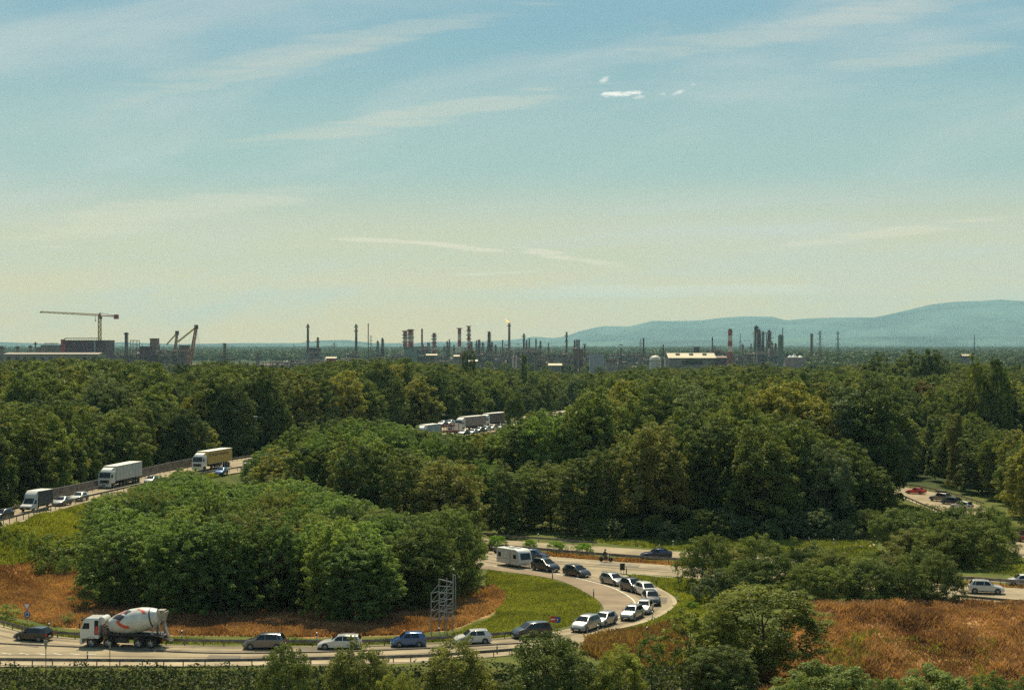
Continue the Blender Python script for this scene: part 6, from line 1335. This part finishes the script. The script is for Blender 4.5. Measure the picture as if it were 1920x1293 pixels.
hall(757, 782, 651, B-60, 'pale grey green building under the banded pair of towers', MGn, False, 20); unit(781, 806, 645, B-40, 'grey scaffolded unit right of the banded pair', 33, MGr, 5, 5, dense=1.4); hall(783, 801, 650, B-20, 'grey block inside the scaffolded unit', MGr, False, 18); stack(803.5, 4.5, 642, B-45, 'thick dark stub tower right of the scaffolded unit', MGr, taper=1, ladder=False)
stack(813.8, 5.6, 624, B, 'red and white banded column beside the scaffolded unit', MGr, (624, 5, 664), .93, (630, 636, 643, 650)); shed(800, 818, 664, 666, 1650, 'low shed with a bright cream roof in front of the banded column', MRoof, MGr, 0, 14)
column(838.5, 4, 639, B, 'grey green column left in a pair of small columns', MGn, 4); column(842.5, 3, 636, B, 'thin grey green column right in a pair of small columns', MGn, 5)
stack(861.5, 6.0, 614.5, B, 'red and cream banded chimney in the middle of the skyline', MRu, (614.5, 5, 672), .93, (616,), ladder=False); stack(878.8, 4.2, 613, B, 'slim red and white banded column with ringed platforms', MGr, (613, 5, 655), .9, (612, 620, 628, 636, 645), capm=MGr)
stack(883.5, 2.8, 640, B+20, 'short dark stack behind the slim banded column', MDk); column(898, 5.5, 636, B, 'dark column with wide ringed top right of the slim banded column', MDk, 7); column(905, 5, 641, B, 'low ringed column next to the wide-topped one', MGr, 8); column(917, 7.0, 621, B, 'tall dark column with stepped head and a side pipe', MDk, 9); column(922, 5, 640, B+5, 'low column leaning against the tall stepped column', MPk, 10)
unit(866, 900, 656, B-50, 'pink grey pipework below the banded columns', 34, MPk, 4, 6, dense=1.7); unit(900, 938, 656, B-40, 'grey pipework below the tall stepped column', 35, MGr, 4, 6, dense=1.7); shed(852, 860, 666, 668, 1700, 'tiny cream roofed shed below the middle banded chimney', MRoof, MGr, 0, 10); shed(878, 894, 675, 677, 1650, 'low white roofed shed among the trees below the banded columns', MWh, MGr, 0, 10)
fl = stack(954.5, 2.6, 605, B, 'flare stack with an orange flame at its tip', MRu, taper=.62, plat=(611,)); s_ = S(B)
FLM = bpy.data.materials.new('flame'); FLM.use_nodes = True; q = NT(FLM.node_tree); q_b = FLM.node_tree.nodes['Principled BSDF']; q_b.inputs['Base Color'].default_value = (.8, .4, .08, 1); q_b.inputs['Emission Color'].default_value = (1.0, .50, .10, 1); q_b.inputs['Emission Strength'].default_value = 1.1
mb = MB(); fz = Z_at(605, B); pts = [((0, 0, 0), .7), ((-1.4, 0, 1.2), 1.0), ((-2.7, 0, 2.6), .85), ((-4.0, 0, 3.8), .5), ((-5.6, 0, 5.4), .1)]
for (a, ra), (b_, rb_) in zip(pts[:-1], pts[1:]): mb.tube(Vector(a)+Vector((0, 0, fz)), Vector(b_)+Vector((0, 0, fz)), ra, rb_, 10, True)
mb.build('flame', FLM, fl, True)
stack(942.5, 2.0, 637, B, 'thin stack left of the flare', MDk, ladder=False); unit(932, 945, 652, B-80, 'small unit with a bright chute left of the flare', 36, MPk, 3, 4)
unit(945, 978, 650, B-40, 'grey pipe rack under the flare stack', 37, MGr, 5, 8, dense=1.8); unit(978, 1018, 650, B-60, 'dark grey unit with hooped roof right of the flare', 38, MDk, 5, 8, dense=1.8); hall(982, 1012, 653, B-30, 'dark block inside the hooped unit', MGr, False, 18)
stack(982, 2.4, 625, B, 'ringed stack right of the flare', MDk, taper=.75, plat=(631,)); stack(992.5, 2.6, 634, B, 'left green stub stack right of the flare', MGn, taper=.8, ladder=False); stack(1005, 2.4, 634, B, 'right green stub stack above the hooped unit', MGn, taper=.8, ladder=False)
unit(1002, 1022, 664, B-500, 'reddish brown unit in front of the hooped roof unit', 39, MRu, 4, 6, dense=1.6); unit(957, 975, 660, B-450, 'dark unit with two pale vessels among the trees', 40, MMar, 4, 6); tank(962.5, 4, 668, B-480, 'small white vessel on the left among the trees below the flare', MWh, .9); tank(968, 4, 668, B-480, 'small white vessel on the right among the trees below the flare', MWh, .9)
shed(1030, 1052, 682, 685, 1400, 'low cream roofed building among the trees left of the brown silos', MRoof, MGr, 0, 14); unit(1024, 1040, 668, B-200, 'small pale pipework between the units and the ringed mast', 41, MPk, 3, 4)
stack(1062, 2.2, 622, B, 'slim ringed stack standing alone against the hills', MDk, taper=.75, plat=(630, 640)); unit(1052, 1066, 656, B-30, 'brown block at the foot of the lone slim stack', 42, MRu, 4, 4, dense=1.8)
column(1077, 3.2, 637, B, 'thin dark column beside the grey cylinder on the silos', MDk, 12); tank(1083.5, 8, 637.5, B+10, 'grey cylinder standing above the brown silos', MBl)
for px, w_, top, lb in ((1079, 9, 652, 'left brown silo with a rusty domed top'), (1090, 7, 653, 'right brown silo with a rusty domed top')): tank(px, w_, top, B-600, lb, MRu, .5)
stack(1086, 2.2, 654, B-900, 'brown pipe in front of the brown silos', MRu, taper=1, ladder=False)
ho = hall(1106, 1133, 662, B-400, 'blue grey block building with a pale flat roof', MBl, False, 16); unit(1136, 1152, 674, B-500, 'orange brown low plant right of the blue grey block', 43, MRu, 3, 4); unit(1150, 1178, 668, B-450, 'pinkish low plant right of the blue grey block', 44, MPk, 3, 6, dense=1.6); hall(1137, 1158, 675, B-700, 'low striped building in front of the pinkish plant', MPk, False, 12)
stack(1206.7, 2.4, 633, B, 'lone dark stack with a plain shaft left of the white domes', MDk, taper=.95, ladder=False); pylon(1201, 635, 7, 3600, 'faint distant pylon beside the lone dark stack', 2); unit(1196, 1214, 660, B-50, 'rusty plant at the foot of the lone dark stack', 45, MRu, 3, 5)
tank(1228.5, 22, 666, B-700, 'big white domed tank', MWh, .8, capm=MWh); tank(1251, 12, 667, B-650, 'smaller white domed tank beside the warehouse', MWh, .8, capm=MWh); stack(1243.5, 2.0, 646, B-400, 'dark hooked column between the white domes', MDk, ladder=False); unit(1237, 1247, 662, B-500, 'small brown frame between the white domes', 46, MRu, 3, 3)
shed(1255, 1341, 662.5, 671, B-750, 'long warehouse with a pale yellow roof and grey walls', MRoof, MGr, 3, 34, doors=1); tank(1306, 11, 651, B-300, 'dark square-looking tank behind the warehouse roof', MDk)
unit(1326, 1352, 647, B-200, 'dark steel plant behind the warehouse', 47, MDk, 5, 6, dense=1.5); stack(1335.7, 1.9, 631, B-190, 'thin dark chimney on the plant behind the warehouse', MDk, taper=1, ladder=False); stack(1342, 1.8, 650, B-210, 'small pale chimney in front of the dark steel plant', MGr, ladder=False)
shed(1326, 1362, 668, 670.5, B-500, 'low building with a brick red roof below the striped chimney', MRu, MMar, 0, 20)
stack(1369, 7.6, 618.5, B-100, 'large red and cream striped chimney in front of the hills', MR, (618.5, 5, 669), .93, (), ladder=False, capm=MDk); unit(1350, 1362, 658, B-150, 'small grey pipework left of the striped chimney', 48, MGr, 3, 3)
pylon(1388, 626, 4, 3400, 'faint distant lattice mast right of the striped chimney', 1)
column(1418, 10, 609.5, B, 'tallest dark column of the right cluster with stepped head', MDk, 14); column(1423, 8, 617, B+12, 'second broad column close behind the tallest one', MDk, 15); column(1430.5, 5, 620, B, 'slender column in the middle of the right cluster', MDk, 16); column(1442, 8, 618, B+8, 'right tower of the cluster with a hooked pipe', MDk, 17)
unit(1437, 1449, 626, B, 'tall scaffold bay right in the cluster', 49, MGr, 10, 3, dense=1.6); unit(1398, 1416, 654, B-60, 'low rusty frame left of the cluster', 50, MRu, 4, 5, dense=1.3); unit(1412, 1456, 655, B-80, 'dense base structure under the tall column cluster', 51, MMar, 5, 9, dense=1.8); column(1454, 4.5, 643, B-40, 'short reddish column right of the cluster', MRu, 18); stack(1419, 1.8, 625, B-110, 'pale pipe standing in front of the tallest column', MBl, taper=1, ladder=False)
o = wthing('pipe_bridge', 'high pipe bridge joining the columns of the right cluster', 'pipe bridge', 1424, B-30); s_ = S(B-30); mb = MB(); lattice(mb, ((1411-1424)*s_, 0, Z_at(624.5, B-30)), ((1446-1424)*s_, 0, Z_at(624.5, B-30)), 1.2, 1.2, 12, .35); mb.build('truss', MSt, o)
mb = MB(); mb.bar(((1426-1424)*s_, 0, 0), ((1426-1424)*s_, 0, Z_at(624.5, B-30)), .6); mb.bar(((1445-1424)*s_, 0, 0), ((1445-1424)*s_, 0, Z_at(624.5, B-30)), .6); mb.build('leg', MSt, o)
stack(1464, 9.6, 628.5, B-700, 'plain pale green grey cylindrical tower in front of the right cluster', MGn, taper=1.1, ladder=False, capm=MWh); stack(1467.5, 1.3, 614.5, B-690, 'thin antenna on the pale cylindrical tower', MSt, taper=1, ladder=False, name='antenna', cat='antenna')
TENT = mat('tent_white', (.70, .67, .58), .6, var=.05); 
for i, (px, w_, top) in enumerate(((1481, 9, 664), (1489, 12, 661), (1500, 10, 665))):
    o = wthing('tent', ('left', 'tallest middle', 'right')[i]+' peak of the white tent roofs', 'tent', px, 1800, 'white tent roofs'); s_ = S(1800); h = Z_at(top, 1800); w2 = w_*s_/2; z0 = Z_at(669, 1800)
    mb = MB(); mb.lathe([(w2, z0-1), (w2, z0), (w2*.5, z0+(h-z0)*.35), (w2*.18, z0+(h-z0)*.75), (.1, h)], n=10); mb.build('canopy', TENT, o); mb = MB(); mb.tube((0, 0, 0), (0, 0, h), .2); mb.build('mast', MSt, o)
hall(1474, 1512, 670, 1850, 'pinkish low wall under the white tent roofs', MPk, False, 14)
stack(1521.5, 3.4, 625, B, 'dark rusty chimney right of the pale cylindrical tower', MRu, taper=.95, ladder=True); pylon(1537.5, 619.5, 9, 1900, 'left large lattice pylon against the hills', 3); pylon(1571, 619.5, 7, 1900, 'right large lattice pylon against the hills', 3); pylon(1827, 627, 3.5, 3200, 'distant mast near the right edge', 1)
shed(1806, 1822, 664.5, 667, 1900, 'small pale roofed shed far out in the forest at the right', MRoof, MGr, 0, 12)
# greenery and roofs in front of the works fill with smaller blocks
for i, (a, b_, t_, d, m_, lb) in enumerate([(820, 852, 668, 2000, MPk, 'low pinkish plant left of the middle banded chimney'), (726, 757, 666, 2100, MGr, 'low grey plant left of the banded pair'), (1066, 1075, 664, 2000, MRu, 'low rusty plant left of the silos'), (1092, 1106, 668, 2000, MGr, 'low grey plant between silos and block building'), (1376, 1400, 664, 2000, MGr, 'low grey plant right of the striped chimney'), (199, 236, 655, 2100, MGr, 'low grey plant between the dark hall and the single chimney')]): unit(a, b_, t_, d, lb, 60+i, m_, 3, 6, dense=1.5)

rgq = random.Random(77); px = 730
clut = [MPk, MGr, MRu, MDk, MMar, MSt]
nm_ = ['pinkish', 'grey', 'rusty', 'dark', 'maroon', 'steel coloured']
k = 0
while px < 1470:
    w_ = rgq.uniform(16, 34); i_ = rgq.randrange(6); top = rgq.uniform(657, 672)
    unit(px, px+w_, top, B+rgq.uniform(60, 300), f'{nm_[i_]} tangle of pipework, {onum(k)} from left in the rear row of the refinery', 200+k, clut[i_], 4, 6, dense=1.7); px += w_*rgq.uniform(.7, 1.2); k += 1
for k, px in enumerate((833, 851, 872, 893, 929, 949, 972, 987, 1013, 1028, 1096, 1164, 1392, 1408)):
    stack(px, rgq.uniform(1.2, 2.4), rgq.uniform(636, 652), B+rgq.uniform(20, 120), f'small thin stack, {onum(k)} from left among the lesser stacks of the refinery', rgq.choice([MDk, MGr, MRu, MGn]), taper=.85, plat=(rgq.uniform(645, 655),))
# ---------------------------------------------------------------- distant hills and haze
RIDGE = [(-300, 652), (400, 650), (560, 648), (610, 643), (640, 640), (680, 644), (740, 648), (800, 641), (900, 640), (960, 637), (1000, 631), (1040, 634), (1060, 630), (1090, 620), (1130, 611), (1180, 612), (1225, 601), (1260, 602), (1310, 601), (1350, 596), (1395, 593), (1450, 594), (1475, 601), (1500, 598), (1540, 596), (1600, 595), (1640, 595), (1700, 582), (1745, 571), (1790, 566), (1840, 565), (1875, 562), (1920, 565), (2000, 561), (2100, 572), (2300, 580)]
RIDGE2 = [(-500, 640), (0, 641), (60, 643), (130, 645), (230, 641), (330, 645), (450, 643), (560, 643), (600, 638), (650, 637), (700, 643), (900, 643), (1100, 640), (1500, 633), (1900, 628), (2300, 630)]
def ridge(name, prof, d0, depth, rough, seed, px0=-500, px1=2400):
    nx_ = 260; ny_ = 34; rgx = random.Random(seed); vs = []
    ph = [rgx.uniform(0, 6.28) for _ in range(12)]
    for j in range(ny_):
        for i in range(nx_):
            px = px0+(px1-px0)*i/(nx_-1); tt = j/(ny_-1); d = d0+depth*tt
            crest = max(0.0, Z_at(interp(px, prof), d0+depth*.5)); x = X_at(px, d)
            env = math.sin(math.pi*tt)**.8
            spur = sum(math.sin(x*(.0006*(k+1)*1.3)+ph[k]+d*.0009*(k+1)+math.sin(d*.0011+ph[-k-1])*1.5)/(k+1.5) for k in range(6))
            z = crest*env*(1+rough*spur*(1-abs(2*tt-1)**2 if tt < .5 else 0)*.8*(1-env))+rough*18*spur*env
            if abs(tt-.5) < .02: z = crest
            vs.append((x, d, z-25*(tt == 0 or tt == 1)))
    fs = [(j*nx_+i, j*nx_+i+1, (j+1)*nx_+i+1, (j+1)*nx_+i) for j in range(ny_-1) for i in range(nx_-1)]
    me = bpy.data.meshes.new(name); me.from_pydata(vs, [], fs); me.polygons.foreach_set('use_smooth', [True]*len(fs)); return me
HILLM = mat('wooded_hill', (.05, .085, .06), .95, var=.48, scale=.0009, spec=.1)
tag(link('hills', ridge('hills', RIDGE, 19000, 6000, .10, 4), HILLM), kind='structure')
tag(link('low_hills', ridge('low_hills', RIDGE2, 15000, 3000, .06, 9), HILLM), kind='structure')
hz = MB(); hz.box((0, 14000, 430), (40000, 32000, 890)); hm = bpy.data.materials.new('haze'); hm.use_nodes = True; hm.node_tree.nodes.clear(); q = NT(hm.node_tree)
pv = q.n('ShaderNodeVolumePrincipled'); pv.inputs['Color'].default_value = (.50, .86, 1.0, 1); pv.inputs['Density'].default_value = 4.0e-5; pv.inputs['Anisotropy'].default_value = .1
o_ = q.n('ShaderNodeOutputMaterial'); q.l(pv.outputs[0], o_.inputs[1])
hb = hz.build('haze', hm); tag(hb, 'thin blue summer haze over the plain', 'haze', kind='stuff')
print('objects', len(bpy.data.objects), 'mass', len(mass), 'trees', len(TREES))
